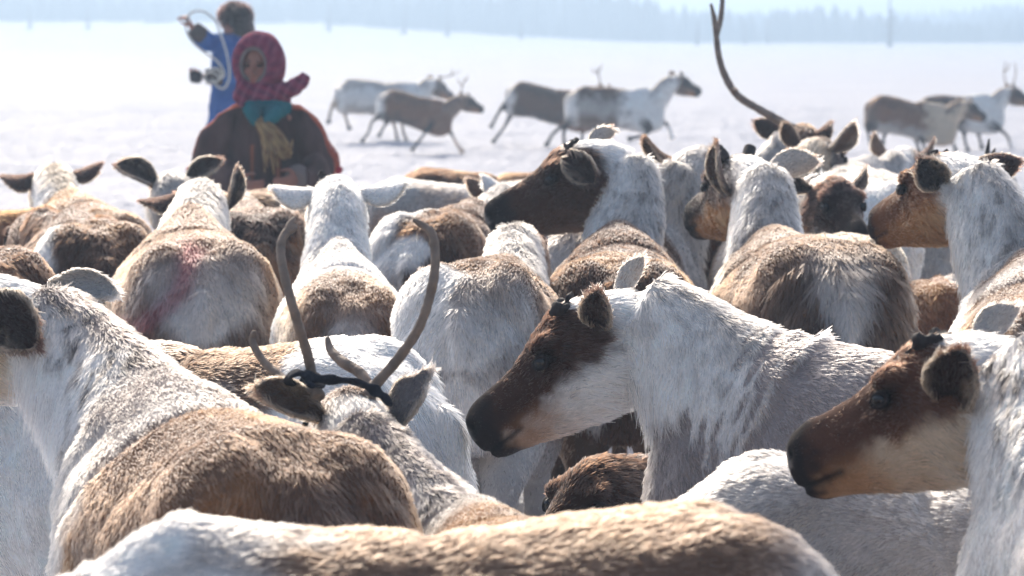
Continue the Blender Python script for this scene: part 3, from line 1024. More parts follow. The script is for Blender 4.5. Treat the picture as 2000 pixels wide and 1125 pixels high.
# ---- grey rump under it
reindeer("reindeer", "pale grey reindeer whose rounded rump stands under the chin of the right profile",
         P(2080, 930, 6.35), P(1560, 880, 6.4), P(2400, 1000, 6.0), P(2700, 1200, 6.0), .95, 1.0,
         dict(neck=WHITE, back=LGREY * .95, flank=LGREY, shoulder=LGREY, rump=WHITE * .9, rumpx=-.78, rumpw=2.0, belly=LGREY, warm=.0), seed=17, voxel=.010, cover=2.8)

# ---- rear view with head turned left (upper middle)
reindeer("reindeer", "rich brown reindeer from behind, dark brown head in profile to the left",
         P(1207, 410, 10.75), P(1213, 484, 10.15), P(1172, 276, 11.0), P(940, 392, 10.97), 1.03, 1.04,
         dict(neck=WHITE, nape=LGREY * 1.1, back=BROWN * .8, flank=BROWN * 1.0, shoulder=WHITE * .95, withers=BROWN * 1.5, rump=BROWN * 1.2, face=FACE * 1.1, cheek=BROWN, jaw=BROWN * 1.2, ear=DBROWN * 1.4, warm=.55, rumpw=.3, shoulder_x=-.06), seed=18, voxel=.010,
         ears=[dict(d=(-.25, .45, -.75), b=(.070, 0, .040), o=(.1, 1, .1), s=.98, w=1.2, col=DBROWN, colin=DBROWN), dict(d=(-.75, .7, .30), o=(.5, .1, .2), s=1.0, col=LGREY)], stubs=(.02, .02), cover=2.6)

# ---- rear view with head away, ears spread (right of the centre)
reindeer("reindeer", "broad taupe reindeer from behind with white tail tuft and two dark antler stubs",
         P(1512, 424, 10.95), P(1612, 455, 10.35), P(1468, 308, 11.3), P(1348, 388, 11.55), 1.06, 1.10,
         dict(neck=WHITE, nape=LGREY * 1.1, back=TAUPE * .85, flank=TAUPE * .9, shoulder=LGREY * 1.0, withers=TAUPE * 1.3, rump=WHITE, rumpw=.50, rumpx=-.77, face=DBROWN, cheek=TAN, jaw=TAN, ear=LGREY * .9, earin=DBROWN * 1.3, warm=.25), seed=19, voxel=.010,
         ears=[dict(wd=(-.30, -.1, .9), wo=(-.8, -.3, -.2), b=(0, .008, -.070), s=1.3, w=.95, col=DBROWN * 2.2, colin=BROWN), dict(wd=(.78, .1, .32), wo=(.2, .8, .6), b=(0, 0, -.03), s=1.3, w=1.05, col=LGREY * 1.1, colin=DBROWN)],
         stubs=.055, antler_mat=M_VELVET, cover=2.6, rumphair=1.7)

# ---- far right, head turned left
reindeer("reindeer", "reindeer at the right edge, rust brown face turned away left, dark cupped ears",
         P(2010, 468, 9.85), P(2085, 560, 9.25), P(1872, 302, 10.2), P(1702, 400, 10.45), 1.04, 1.08,
         dict(neck=WHITE, nape=LGREY, back=TAUPE * 1.2, flank=TAN * .9, shoulder=WHITE, withers=TAUPE * 1.2, face=RUST * .8, cheek=TAN * 1.1, jaw=TAN, forehead=RUST * .8, muzx=.345, ear=DBROWN * 1.2, earin=BLACK * 1.3, warm=.7, shoulder_x=-.22), seed=20, voxel=.009,
         ears=[dict(d=(-.25, .55, .35), b=(-.015, .01, -.045), o=(-.55, .75, -.1), s=.9, w=1.4, col=DBROWN, colin=BLACK), dict(d=(-.45, 1.0, -.05), o=(.5, .3, .0), s=1.15, col=DBROWN * 1.3, colin=DBROWN)], stubs=(.02, .02), cover=2.6)

# ---- rear view with the red paint
def red_stripe(V, kind, coord, lat, upn, col, size, f, l, u, W, ww):
    r = V - W
    a = (r @ f) / size; b = (r @ l) / size; z = (r @ u) / size
    # a sprayed stripe running down the left of the rump
    line = b - (.03 + .27 * sstep(-.05, -.40, z))
    m = np.exp(-((line + ww * .06) / .038) ** 2) * (a < -.55) * sstep(-.01, -.05, z) * sstep(-.50, -.36, z)
    return mixc(col, np.tile(RED, (len(V), 1)), np.clip(m * .75, 0, .62))


reindeer("reindeer", "taupe reindeer seen from behind with a sprayed red stripe on its rump",
         P(372, 390, 11.5), P(388, 452, 10.9), P(392, 352, 12.0), P(385, 425, 12.3), 1.02, 1.10,
         dict(neck=LGREY * 1.25, nape=LGREY, back=TAUPE * 1.15, flank=TAUPE * 1.25, shoulder=TAUPE * 1.35, rump=WHITE, rumpw=.85, rumpx=-.77, face=BROWN, forehead=LGREY, cheek=LGREY, ear=TAUPE, warm=.3), seed=21, voxel=.010,
         ears=[dict(d=(-.25, .95, -.35), o=(.5, .1, -.5), s=1.15, w=1.15, col=DBROWN * 1.2, colin=DBROWN, notch=.5), dict(wd=(.32, .0, .85), wo=(.7, -.5, 0), b=(0, .01, -.055), s=1.15, w=.85, col=TAUPE, colin=DBROWN)], extra=red_stripe, cover=2.5)

# ---- white head, small
reindeer("reindeer", "small reindeer seen from behind with a white neck and white ears held out sideways",
         P(662, 452, 10.75), P(682, 535, 10.2), P(658, 346, 11.1), P(650, 425, 11.42), .93, .92,
         dict(neck=WHITE * 1.05, nape=WHITE, back=TAUPE * 1.0, flank=CREAM, shoulder=WHITE, withers=LGREY * 1.15, rump=WHITE, rumpw=.5, rumpx=-.81, face=WHITE, forehead=WHITE * .9, cheek=WHITE, ear=WHITE, earin=CREAM, warm=.3, streak=.35, shoulder_x=-.35), seed=22, voxel=.009, hsize=1.0,
         ears=[dict(d=(-.3, 1, -.12), o=(.6, .1, -.3), s=1.15, w=1.15, col=WHITE), dict(d=(-.3, 1, .0), o=(.6, .1, -.3), s=1.25, w=1.0, col=WHITE)], stubs=(.03, .0), cover=2.5)

# ---- rump between the antlers and the brown one
reindeer("reindeer", "grey-brown reindeer with white buttocks standing between the right antler and the middle profile",
         P(985, 478, 9.85), P(925, 492, 9.30), P(1010, 440, 10.3), P(1030, 520, 10.6), .98, 1.0,
         dict(neck=LGREY, back=TAUPE * .9, flank=TAUPE * 1.0, shoulder=TAUPE * 1.2, rump=WHITE * .95, rumpw=1.0, rumpx=-.76, belly=LGREY, leg=LGREY, warm=.3), seed=23, voxel=.010, noear=True, cover=2.5,
         patches=[(-.80, .9, .12, .9, WHITE * .95, .9)])

# ---- dark brown with a white shoulder, behind it
reindeer("reindeer", "dark brown reindeer with a white back, its rump turned to the space between the antlers",
         P(925, 378, 12.7), P(838, 400, 12.2), P(1000, 360, 13.1), P(1060, 430, 13.3), 1.0, 1.0,
         dict(neck=LGREY, back=BROWN * 1.2, flank=BROWN * .9, shoulder=TAUPE, rump=BROWN, belly=BROWN, warm=.2, rumpw=.4), seed=24, voxel=.012,
         patches=[(-.50, .75, .40, .75, WHITE, 1), (-.75, 1.0, .2, .7, WHITE, 1), (-.88, .2, .06, .7, WHITE, 1)])

reindeer("reindeer", "light grey reindeer side-on behind the white-eared one, its back dipping to the right",
         P(1045, 345, 15.0), P(800, 341, 15.0), P(1150, 330, 15.0), P(1220, 420, 15.1), 1.0, 1.0,
         dict(neck=CREAM, back=LGREY, flank=LGREY * .85, shoulder=TAUPE * 1.4, rump=LGREY, warm=.5, leg=LGREY), seed=25, voxel=.013)

reindeer("reindeer", "brown-backed reindeer side-on, farthest of the backs right of the woman",
         P(1090, 326, 16.4), P(852, 322, 16.4), P(1200, 330, 16.4), P(1265, 420, 16.5), 1.0, .95,
         dict(neck=TAUPE, back=BROWN * 1.2, flank=BROWN, shoulder=BROWN * 1.3, rump=TAUPE, warm=.8), seed=26, voxel=.013)

reindeer("reindeer", "small pale reindeer whose white ear stands up behind the nose of the dark brown profile",
         P(1030, 424, 12.5), P(1040, 476, 12.0), P(1035, 360, 13.0), P(1060, 440, 13.25), .85, 1.0,
         dict(neck=WHITE, back=CREAM * .8, flank=LGREY, shoulder=CREAM, ear=WHITE, earin=WHITE * .9, face=TAUPE, warm=.3), seed=27, voxel=.012,
         ears=[dict(d=(-.4, .9, .3), o=(.5, .2, -.2), s=1.3, w=1.1, col=WHITE), dict(d=(-.3, .9, .2), o=(.5, .2, -.2), s=1.1)])

# ---- left group
reindeer("reindeer", "dark brown reindeer with white patches on its flank and buttock, left of the red-marked one",
         P(140, 400, 12.75), P(185, 418, 12.2), P(70, 415, 13.1), P(20, 500, 13.3), 1.0, 1.08,
         dict(neck=BROWN, nape=BROWN, back=BROWN * 1.1, flank=DBROWN * 1.6, shoulder=BROWN, rump=DBROWN * 1.6, belly=BROWN, warm=.3, rumpw=.1), seed=28, voxel=.012,
         patches=[(-.70, 1.05, .13, .50, WHITE, 1), (-.90, -1.6, .10, .6, WHITE, 1)], noear=True)

reindeer("reindeer", "reddish brown reindeer side-on at the left edge behind the patched one",
         P(95, 398, 13.6), P(-170, 395, 13.5), P(200, 420, 13.7), P(250, 520, 13.8), .98, 1.0,
         dict(neck=RUST, back=RUST * 1.1, flank=BROWN * 1.4, shoulder=RUST, rump=BROWN, warm=.9, face=BROWN), seed=29, voxel=.012, noear=True)

reindeer("reindeer", "reindeer at the far left with an orange-brown shoulder and both dark ears held out",
         P(138, 355, 14.8), P(195, 398, 14.3), P(100, 322, 15.2), P(85, 400, 15.5), 1.0, 1.05,
         dict(neck=WHITE, nape=CREAM, back=BROWN * 1.4, flank=BROWN * 1.2, shoulder=TAN, withers=TAN, rump=BROWN, face=TAUPE, forehead=LGREY, ear=DBROWN * 1.4, earin=DBROWN, warm=.9), seed=30, voxel=.012,
         ears=[dict(d=(-.3, 1, -.25), o=(.5, .2, -.3), s=1.3, w=1.2, col=DBROWN * 1.4), dict(d=(-.3, 1, .15), o=(.5, .2, -.2), s=1.25, col=DBROWN * 1.6)], stubs=(.0, .03))

reindeer("reindeer", "brown reindeer cut by the left edge just above the large one's head",
         P(-150, 448, 10.9), P(-38, 466, 10.4), P(-260, 380, 11.4), P(-400, 450, 11.5), 1.0, 1.05,
         dict(neck=WHITE, back=BROWN * 1.4, flank=BROWN * 1.1, shoulder=TAUPE, rump=BROWN * 1.2, warm=.9, rumpw=.2), seed=31, voxel=.012, noear=True)

reindeer("reindeer", "reindeer with very large dark pointed ears spread wide, in front of the woman's sleeve",
         P(405, 362, 14.2), P(520, 362, 14.0), P(335, 334, 14.0), P(322, 415, 14.32), 1.0, 1.0,
         dict(neck=LGREY, back=TAUPE, flank=TAUPE, shoulder=LGREY, rump=CREAM, face=GREY, forehead=GREY, ear=DBROWN * 1.2, earin=DBROWN, warm=.6), seed=32, voxel=.011,
         ears=[dict(d=(-.3, .8, .40), b=(0, 0, -.02), o=(-.7, .1, .3), s=1.4, w=1.15, col=DBROWN, colin=DBROWN * 1.1), dict(d=(-.3, .75, .55), b=(0, 0, -.02), o=(-.7, .1, .3), s=1.35, w=1.0, col=DBROWN, colin=DBROWN * 1.2)])

reindeer("reindeer", "reindeer with a golden brown dark-patched rump right beside the red-marked one",
         P(478, 378, 13.6), P(502, 396, 13.0), P(470, 380, 14.0), P(440, 450, 14.2), .97, 1.0,
         dict(neck=TAUPE, back=BROWN * 1.4, flank=BROWN, shoulder=BROWN * 1.5, rump=BROWN, warm=1.0, rumpw=.2), seed=33, voxel=.012, noear=True,
         patches=[(-.80, .1, .10, .7, DBROWN, 1)])

# ---- right group
reindeer("reindeer", "brown reindeer with one great bare antler rising high above the herd",
         P(1440, 304, 15.5), P(1200, 316, 15.4), P(1556, 246, 15.6), P(1622, 296, 15.85), 1.05, 1.0,
         dict(neck=TAUPE, back=BROWN * 1.3, flank=BROWN, shoulder=TAUPE, face=DBROWN, forehead=TAN, cheek=LGREY, ear=DBROWN, warm=.8), seed=34, voxel=.012,
         ears=[dict(d=(-.5, .9, .3), o=(.4, .2, 0), s=1.1, col=DBROWN), dict(d=(-.5, .9, .3), o=(.4, .2, 0), s=1.0)],
         antlers=[dict(vox=.006, branches=[ANT([(1560, 256, 15.6), (1535, 243, 15.6), (1480, 212, 15.6), (1440, 186, 15.6), (1417, 150, 15.6), (1404, 110, 15.6), (1398, 60, 15.6), (1394, 30, 15.6), (1388, 6, 15.6)], [.022, .020, .018, .0175, .016, .015, .014, .012, .007]),
                                           ANT([(1400, 68, 15.6), (1407, 40, 15.63), (1411, 0, 15.65), (1409, -30, 15.66)], [.013, .013, .012, .007]),
                                           ANT([(1430, 172, 15.6), (1437, 174, 15.55), (1442, 178, 15.5)], [.012, .009, .004])])])

reindeer("reindeer", "grey-necked reindeer with one brown ear, right behind the dark brown profile",
         P(1262, 392, 12.4), P(1150, 405, 12.1), P(1352, 290, 12.5), P(1440, 350, 12.75), 1.0, 1.0,
         dict(neck=LGREY, nape=LGREY * .9, back=TAUPE, flank=TAUPE, shoulder=LGREY, ear=BROWN * 1.1, earin=DBROWN, face=BROWN, warm=.3), seed=35, voxel=.011,
         ears=[dict(d=(-1.1, .55, .25), o=(.2, .2, -.8), s=1.3, w=1.2, col=BROWN * 1.2), None])

reindeer("reindeer", "dark brown reindeer in the gap between the two broad backs",
         P(1400, 368, 13.6), P(1365, 378, 12.95), P(1450, 380, 14.0), P(1500, 450, 14.2), 1.0, 1.0,
         dict(neck=BROWN, back=BROWN * 1.1, flank=DBROWN * 1.6, shoulder=BROWN, rump=DBROWN * 1.8, warm=.2, rumpw=.1), seed=36, voxel=.012, noear=True)

reindeer("reindeer", "brown reindeer looking right, just below the one with the great antler",
         P(1520, 326, 14.5), P(1420, 334, 14.0), P(1588, 270, 14.6), P(1662, 330, 14.8), 1.0, 1.0,
         dict(neck=CREAM, nape=BROWN * 1.6, back=BROWN, shoulder=BROWN * 1.3, face=DBROWN, forehead=BROWN, cheek=DBROWN, ear=GREY, earin=TAUPE, warm=.6), seed=37, voxel=.011,
         ears=[dict(d=(-.5, .4, .5), o=(.4, .4, 0), s=1.0, col=BROWN), dict(d=(-.2, .8, .75), o=(-.2, .8, -.3), s=1.2, w=1.2, col=GREY)])

reindeer("reindeer", "black-brown faced reindeer looking down to the right, behind the broad taupe one",
         P(1520, 400, 12.6), P(1440, 408, 13.1), P(1618, 343, 12.0), P(1688, 440, 11.78), 1.0, 1.0,
         dict(neck=LGREY * 1.1, nape=LGREY, back=LGREY, shoulder=WHITE, face=DBROWN * .8, cheek=BROWN * .8, forehead=BROWN, jaw=LGREY, ear=DBROWN, warm=.2), seed=38, voxel=.011,
         ears=[dict(d=(-.5, .6, .3), o=(.4, .2, 0), s=.9, col=DBROWN), dict(d=(-.6, .6, .1), o=(.4, .2, 0), s=.9, col=DBROWN)])

reindeer("reindeer", "white reindeer whose smooth shoulder shows right of the black-brown face",
         P(1668, 325, 14.0), P(1700, 345, 13.5), P(1640, 330, 14.4), P(1610, 420, 14.6), .95, .85,
         dict(neck=WHITE, back=WHITE, flank=WHITE, shoulder=WHITE, rump=WHITE, belly=WHITE, warm=.0), seed=39, voxel=.012, noear=True)

reindeer("reindeer", "light grey reindeer, lower of two pale backs left of the rust-faced head",
         P(1722, 318, 15.4), P(1800, 345, 15.1), P(1660, 325, 15.9), P(1640, 400, 16.1), 1.0, 1.0,
         dict(neck=LGREY, back=LGREY * .9, flank=LGREY, shoulder=LGREY, rump=LGREY, warm=.1), seed=40, voxel=.012, noear=True)

reindeer("reindeer", "light grey reindeer, higher of two pale backs, one round dark ear showing",
         P(1700, 294, 17.3), P(1610, 300, 17.0), P(1760, 290, 17.5), P(1800, 330, 17.75), 1.0, 1.0,
         dict(neck=WHITE, back=LGREY * 1.1, flank=LGREY, shoulder=LGREY, rump=LGREY, ear=TAUPE, earin=DBROWN, warm=.2), seed=41, voxel=.012,
         ears=[dict(d=(-.4, .4, .5), o=(.2, .9, 0), s=1.1, w=1.2, col=TAUPE), dict(d=(-.3, .6, .4), o=(.2, .9, 0), s=1.1, w=1.1, col=DBROWN)])

reindeer("reindeer", "cream and tan backed reindeer right behind the broad taupe one",
         P(1590, 436, 12.0), P(1655, 447, 11.5), P(1560, 440, 12.4), P(1540, 500, 12.6), .97, 1.0,
         dict(neck=LGREY, back=CREAM, flank=LGREY, shoulder=CREAM, rump=LGREY, warm=.2), seed=42, voxel=.012, noear=True)

reindeer("reindeer", "small orange-brown reindeer in the gap left of the white neck on the right",
         P(1835, 528, 11.9), P(1800, 540, 11.35), P(1870, 540, 12.2), P(1880, 600, 12.4), .84, .95,
         dict(neck=TAN, back=RUST * 1.1, flank=RUST * .8, shoulder=RUST, rump=RUST * .8, belly=BROWN, leg=BROWN, warm=.8, rumpw=.1), seed=43, voxel=.012, noear=True)

reindeer("reindeer", "reindeer with two little dark antler spikes behind the rust-faced one's head",
         P(1985, 390, 13.2), P(2030, 412, 12.7), P(1938, 318, 13.6), P(1925, 400, 13.85), .98, 1.0,
         dict(neck=LGREY, back=LGREY, flank=LGREY, shoulder=LGREY, rump=WHITE, warm=.2), seed=44, voxel=.012, noear=True,
         antlers=[dict(mat=M_VELVET, branches=[ANT([(1926, 318, 13.6), (1929, 295, 13.6), (1932, 270, 13.6)], [.010, .010, .004])]),
                  dict(mat=M_VELVET, branches=[ANT([(1934, 318, 13.6), (1938, 302, 13.6), (1944, 289, 13.6)], [.010, .009, .004])])])

reindeer("reindeer", "small dark brown reindeer with its head lowered under the chin of the middle profile",
         P(1370, 865, 8.25), P(1650, 860, 8.4), P(1200, 888, 8.0), P(1010, 1060, 7.95), .80, 1.0,
         dict(neck=BROWN * .6, nape=BROWN * .6, back=BROWN * .6, flank=BROWN * .6, shoulder=BROWN * .6, face=BROWN * .5, cheek=BROWN * .6, jaw=BROWN * .6, rump=BROWN * .6, warm=.2), seed=45, voxel=.010, noear=True, hsize=1.0)

# ---- running in the background
RG = "reindeer running across the snow behind the herd"
dR = 46.0


def runner(label, W, HP, po, no, d, legs, pal, seed, size=1.0, ant=(), fat=.88, dleg=.07):
    L = [LEG(p, d + (dleg if k % 2 else -dleg)) for k, p in enumerate(legs)]
    reindeer("reindeer", label, P(*W, d), P(*HP, d), P(*po, d), P(*no, d + .05), size, fat, pal, seed=seed, voxel=.016, legs=L, group=RG, hair=.5, cover=1.5,
             antlers=ant, ears=[dict(d=(-.5, .7, .5), o=(.4, .2, 0), s=1), dict(d=(-.5, .7, .5), o=(.4, .2, 0), s=1)])


RUNB = dict(neck=CREAM * .8, nape=TAUPE * 1.3, back=RUST * .62, flank=RUST * .8 + TAUPE * .3, shoulder=RUST * .7 + TAUPE * .6, rump=WHITE, face=DBROWN * 1.4, cheek=TAUPE, leg=DBROWN * 1.3, belly=BROWN, warm=0, rumpw=2)


def small_antler(pts, d):
    return dict(vox=.006, branches=[ANT([(x, y, d) for x, y in q], [.011, .009, .006][:len(q)]) for q in pts])


runner("white reindeer running right, leftmost of the runners", (812, 158), (695, 150), (848, 153), (888, 182), 52,
       [[(665, 175), (655, 198), (647, 214), (642, 238)], [(680, 180), (666, 205), (674, 226), (682, 250)],
        [(785, 190), (786, 224), (786, 250), (794, 276)], [(770, 190), (765, 226), (772, 250), (776, 274)]],
       dict(RUNB, neck=WHITE, nape=LGREY, back=LGREY * 1.0, flank=WHITE * .9, shoulder=WHITE, belly=LGREY, leg=CREAM * .8, face=GREY), 50, 1.05,
       [small_antler([[(858, 152), (880, 148), (900, 138)], [(880, 148), (884, 140), (882, 134)]], 52)])
runner("brown reindeer with a dark head running right in front of the white runner", (862, 192), (778, 174), (906, 186), (947, 207), 47.5,
       [[(765, 200), (752, 222), (728, 236), (720, 258), (708, 275)], [(775, 205), (766, 226), (751, 246), (741, 264)],
        [(850, 215), (842, 240), (827, 264), (806, 292)], [(865, 215), (874, 242), (886, 270), (902, 295)]],
       dict(RUNB, back=RUST * .55, neck=TAUPE * 1.6, leg=DBROWN), 51, .88,
       [small_antler([[(900, 186), (903, 170), (908, 152)], [(903, 168), (896, 160), (893, 152)], [(906, 160), (912, 154), (914, 146)]], 47.5)])
runner("dark-backed white-rumped reindeer running right, half hidden by another runner", (1142, 178), (1030, 157), (1180, 170), (1222, 195), 50,
       [[(1000, 185), (986, 204), (973, 222), (960, 246)], [(1015, 190), (1000, 220), (985, 248), (964, 276)],
        [(1140, 200), (1152, 235), (1168, 256), (1160, 282)], [(1130, 200), (1136, 238), (1138, 262), (1132, 286)]],
       dict(RUNB, back=BROWN, flank=RUST * .6), 52, 1.0, [small_antler([[(1172, 165), (1170, 148), (1165, 128)], [(1170, 146), (1160, 140), (1155, 134)], [(1168, 140), (1174, 132), (1176, 124)]], 50)])
runner("reindeer with a white shoulder and bushy white tail running right, head stretched forward", (1262, 168), (1150, 164), (1320, 146), (1371, 171), 46,
       [[(1130, 195), (1120, 232), (1096, 248), (1080, 262), (1068, 282)], [(1120, 195), (1108, 235), (1101, 260), (1103, 286)],
        [(1250, 205), (1254, 232), (1269, 252), (1258, 264), (1230, 271)], [(1266, 205), (1284, 233), (1304, 244), (1312, 268)]],
       dict(RUNB, neck=WHITE, nape=LGREY, back=BROWN * 1.3, flank=LGREY * .8, shoulder=WHITE, belly=TAUPE, shoulder_x=-.2, face=DBROWN * 1.3), 53, 1.06)
runner("brown and cream reindeer running right, front one of the pair at right", (1842, 200), (1735, 184), (1885, 196), (1928, 222), 46.5,
       [[(1720, 205), (1712, 238), (1693, 246), (1696, 262), (1701, 280)], [(1735, 210), (1734, 244), (1728, 262), (1724, 280)],
        [(1822, 225), (1802, 250), (1800, 272), (1808, 295)], [(1812, 225), (1786, 256), (1790, 278), (1796, 297)]],
       dict(RUNB, back=RUST * .6, shoulder=CREAM, belly=LGREY, neck=CREAM, face=DBROWN * 1.2, rump=TAUPE), 54, 1.0)
runner("dark-backed reindeer with a white neck and antlers running right at the right edge", (1926, 180), (1822, 184), (1972, 170), (2020, 192), 49,
       [[(1838, 215), (1846, 250), (1858, 270), (1866, 292)], [(1860, 215), (1880, 250), (1884, 272), (1890, 292)],
        [(1920, 215), (1932, 240), (1960, 258), (1972, 276), (1976, 300)], [(1912, 215), (1908, 246), (1912, 266), (1918, 288)]],
       dict(RUNB, back=DBROWN * 1.5, flank=TAUPE, shoulder=WHITE, neck=WHITE, shoulder_x=-.25, leg=DBROWN * 1.2), 55, 1.0,
       [small_antler([[(1966, 170), (1961, 145), (1964, 118)], [(1962, 140), (1970, 132), (1972, 122)]], 49), small_antler([[(1978, 170), (1984, 142), (1982, 120)]], 49)])


# ------------------------------------------------------------------ people
M_SKIN = attr_mat("skin", 0.6, 0.1, 300, 0.3)
M_CLOTH = attr_mat("cloth", 0.9, 0.6, 140, 0.1)


def blob(c, r, ax=None, n=12):
    """ellipsoid"""
    ax = ax or ([1, 0, 0], [0, 1, 0], [0, 0, 1])
    a, b, cc = [np.array(v, float) for v in ax]
    rr = [ring(np.array(c) + cc * r[2] * math.sin(t), a, b, r[0] * math.cos(t) + 1e-4, r[1] * math.cos(t) + 1e-4, n, 2) for t in np.linspace(-1.5, 1.5, 9)]
    return loft(rr)


def frame(fd):
    fd = unit(fd); r = unit(np.cross(fd, [0, 0, 1])); u = np.cross(r, fd)
    return fd, r, u


def hand(mb, wrist, d, palmn, curl, side, s=1.0):
    """palm and five curled fingers; d points along the hand, palmn out of the palm"""
    d = unit(d); n = unit(palmn - d * np.dot(palmn, d)); t = np.cross(d, n) * side
    c = wrist + d * .045 * s
    mb.add(*loft([ring(wrist + d * q * s, t, n, w * s, h * s, 12, 2.4) for q, w, h in ((-.02, .026, .020), (.0, .028, .020), (.03, .038, .017), (.07, .042, .015), (.092, .038, .012))]))
    for k in range(4):
        L = (.068, .078, .073, .056)[k] * s
        b = wrist + d * .085 * s + t * (.030 - .020 * k) * s
        p = [b - d * .02 * s]
        q = b; a = 0.25
        p.append(q)
        for j in range(3):
            a += curl * (.55 + .12 * k)
            dd = d * math.cos(a) + n * math.sin(a)
            q = q + dd * L * (.42, .32, .26)[j]
            p.append(q)
        mb.add(*tube(p, [.0095 * s, .0095 * s, .009 * s, .008 * s, .0065 * s], 8, 12))
    b = wrist + d * .025 * s + t * .034 * s
    mb.add(*tube([b, b + (d * .5 + t * .8 + n * .3) * .035 * s, b + (d * 1.2 + t * .6 + n * .9) * .045 * s], [.014 * s, .0115 * s, .008 * s], 8, 8))


def person_body(root, H, head_c, face, neck_c, chest, hip, arms, legs, skin, hair, curl=.6):
    """one continuous figure with face and hands"""
    mb = MB()
    fd, r, u = frame(face)
    up = np.array([0, 0, 1.0]); X = unit(np.array([chest[0] * 0 + 1, 0, 0]))
    bf, br, bu = frame(np.array([face[0], face[1], 0]) * 0 + root_front[root.name])
    ch, hp, nk = np.array(chest), np.array(hip), np.array(neck_c)
    mb.add(*loft([ring(hp + (nk - hp) * t, br, bf, w, d_, 20, 2.3) for t, w, d_ in ((-.12, .10, .08), (-.05, .155, .11), (.1, .155, .11), (.35, .125, .095), (.6, .155, .115), (.85, .17, .105), (.95, .12, .08), (1.0, .07, .06))]))
    mb.add(*tube([nk - up * .05, np.array(head_c) - up * .05], [.058, .052], 12, 6))
    hc = np.array(head_c)
    mb.add(*blob(hc + u * .02 - fd * .01, (.074, .090, .100), (r, fd, u), 20))
    mb.add(*blob(hc - u * .055 + fd * .022, (.056, .062, .058), (r, fd, u), 16))
    mb.add(*blob(hc - u * .098 + fd * .060, (.022, .018, .016), (r, fd, u)))             # chin
    mb.add(*tube([hc + u * .012 + fd * .078, hc - u * .018 + fd * .094, hc - u * .034 + fd * .100], [.008, .011, .014], 8, 6))   # nose
    for s in (-1, 1):
        mb.add(*blob(hc - u * .036 + fd * .088 + r * s * .011, (.008, .009, .007), (r, fd, u)))
        mb.add(*blob(hc + u * .026 + fd * .072 + r * s * .030, (.026, .012, .009), (r, fd, u)))   # brow
        mb.add(*blob(hc - u * .022 + fd * .060 + r * s * .038, (.022, .016, .018), (r, fd, u)))   # cheek
        mb.add(*blob(hc - u * .005 - fd * .005 + r * s * .075, (.008, .018, .030), (r, fd, u)))   # ear
    mb.add(*blob(hc - u * .062 + fd * .079, (.024, .009, .006), (r, fd, u)))
    mb.add(*blob(hc - u * .073 + fd * .077, (.020, .009, .006), (r, fd, u)))
    for sh, el, wr, hdn, pn, sd in arms:
        mb.add(*tube([np.array(sh), (np.array(sh) + np.array(el)) / 2, np.array(el), (np.array(el) + np.array(wr)) / 2, np.array(wr)], [.058, .048, .040, .038, .026], 12, 20))
        hand(mb, np.array(wr), np.array(hdn, float), np.array(pn, float), curl, sd, H / 1.72)
    for hj, kn, an in legs:
        mb.add(*tube([np.array(hj), (np.array(hj) + np.array(kn)) / 2, np.array(kn), (np.array(kn) * .6 + np.array(an) * .4), np.array(an)], [.088, .078, .056, .054, .038], 14, 20))
        mb.add(*tube([np.array(an), np.array(an) - up * .045 + bf * .03, np.array(an) - up * .055 + bf * .15], [.040, .042, .028], 10, 8))
    V, F = remesh(mb.V, mb.F, .0065, 3, .5)
    q = V - hc
    a, b, c = q @ fd, q @ r, q @ u
    col = np.tile(np.array(skin), (len(V), 1)) * (.85 + .3 * fbm(V * 40, 3))[:, None]
    head = (np.linalg.norm(q, axis=1) < .14)
    col = mixc(col, np.array([[.42, .15, .11]]).repeat(len(V), 0), head * np.exp(-((np.abs(b) - .038) / .02) ** 2 - ((c + .022) / .022) ** 2) * (a > .02) * .5)
    col = mixc(col, np.array([[.30, .08, .07]]).repeat(len(V), 0), head * (a > .06) * np.exp(-((c + .067) / .010) ** 2 - (b / .022) ** 2) * .9)
    col = mixc(col, np.array([[.02, .013, .010]]).repeat(len(V), 0), head * (a > .05) * np.exp(-((c - .030 + abs(b) * .15) / .0045) ** 2) * (np.abs(np.abs(b) - .030) < .018))
    col = mixc(col, np.array([[.03, .017, .012]]).repeat(len(V), 0), head * (a > .05) * np.exp(-((c - .008) / .0075) ** 2) * (np.abs(np.abs(b) - .030) < .015))
    hm_ = head * sstep(.0, .03, c - .06 + .9 * np.clip(-a, -.05, .2) + .05) * (a < .06)
    col = mixc(col, np.tile(np.array(hair), (len(V), 1)), np.clip(hm_, 0, 1))
    mesh_obj("body", V, F, M_SKIN, root, True, col)
    for s in (-1, 1):
        v, f_ = blob(hc + u * .008 + fd * .076 + r * s * .030, (.008, .007, .0055), (r, fd, u))
        mesh_obj("eye", v, f_, M_EYE, root)
    return fd, r, u


root_front = {}

# ---- woman in the red headscarf
wp = P(518, 560, 17.5)
wr = empty("person", (wp[0], wp[1], 0)); root_front[wr.name] = np.array([-.15, -1.0, 0])
tag(wr, "woman in a magenta headscarf and dark brown embroidered coat standing behind the herd", "person")
A3 = np.array
hc = A3((-.025, -.02, 1.425))
ARMS = [((-.15, 0, 1.17), (-.268, -.02, .98), (-.10, -.24, .86), (.8, -.5, -.1), (0, 1, .3), 1),
        ((.15, 0, 1.17), (.268, -.02, .98), (.17, -.24, .89), (-.5, -.6, -.2), (-.5, 1, .3), -1)]
fd, r_, u_ = person_body(wr, 1.56, hc, A3((-.28, -1, -.02)), (0, 0, 1.25), (0, 0, 1.1), (0, .02, .80), ARMS,
                         [((-.09, .02, .80), (-.10, .0, .44), (-.10, .02, .08)), ((.09, .02, .80), (.10, .0, .44), (.10, .02, .08))],
                         (.34, .15, .10), (.015, .012, .012), .7)
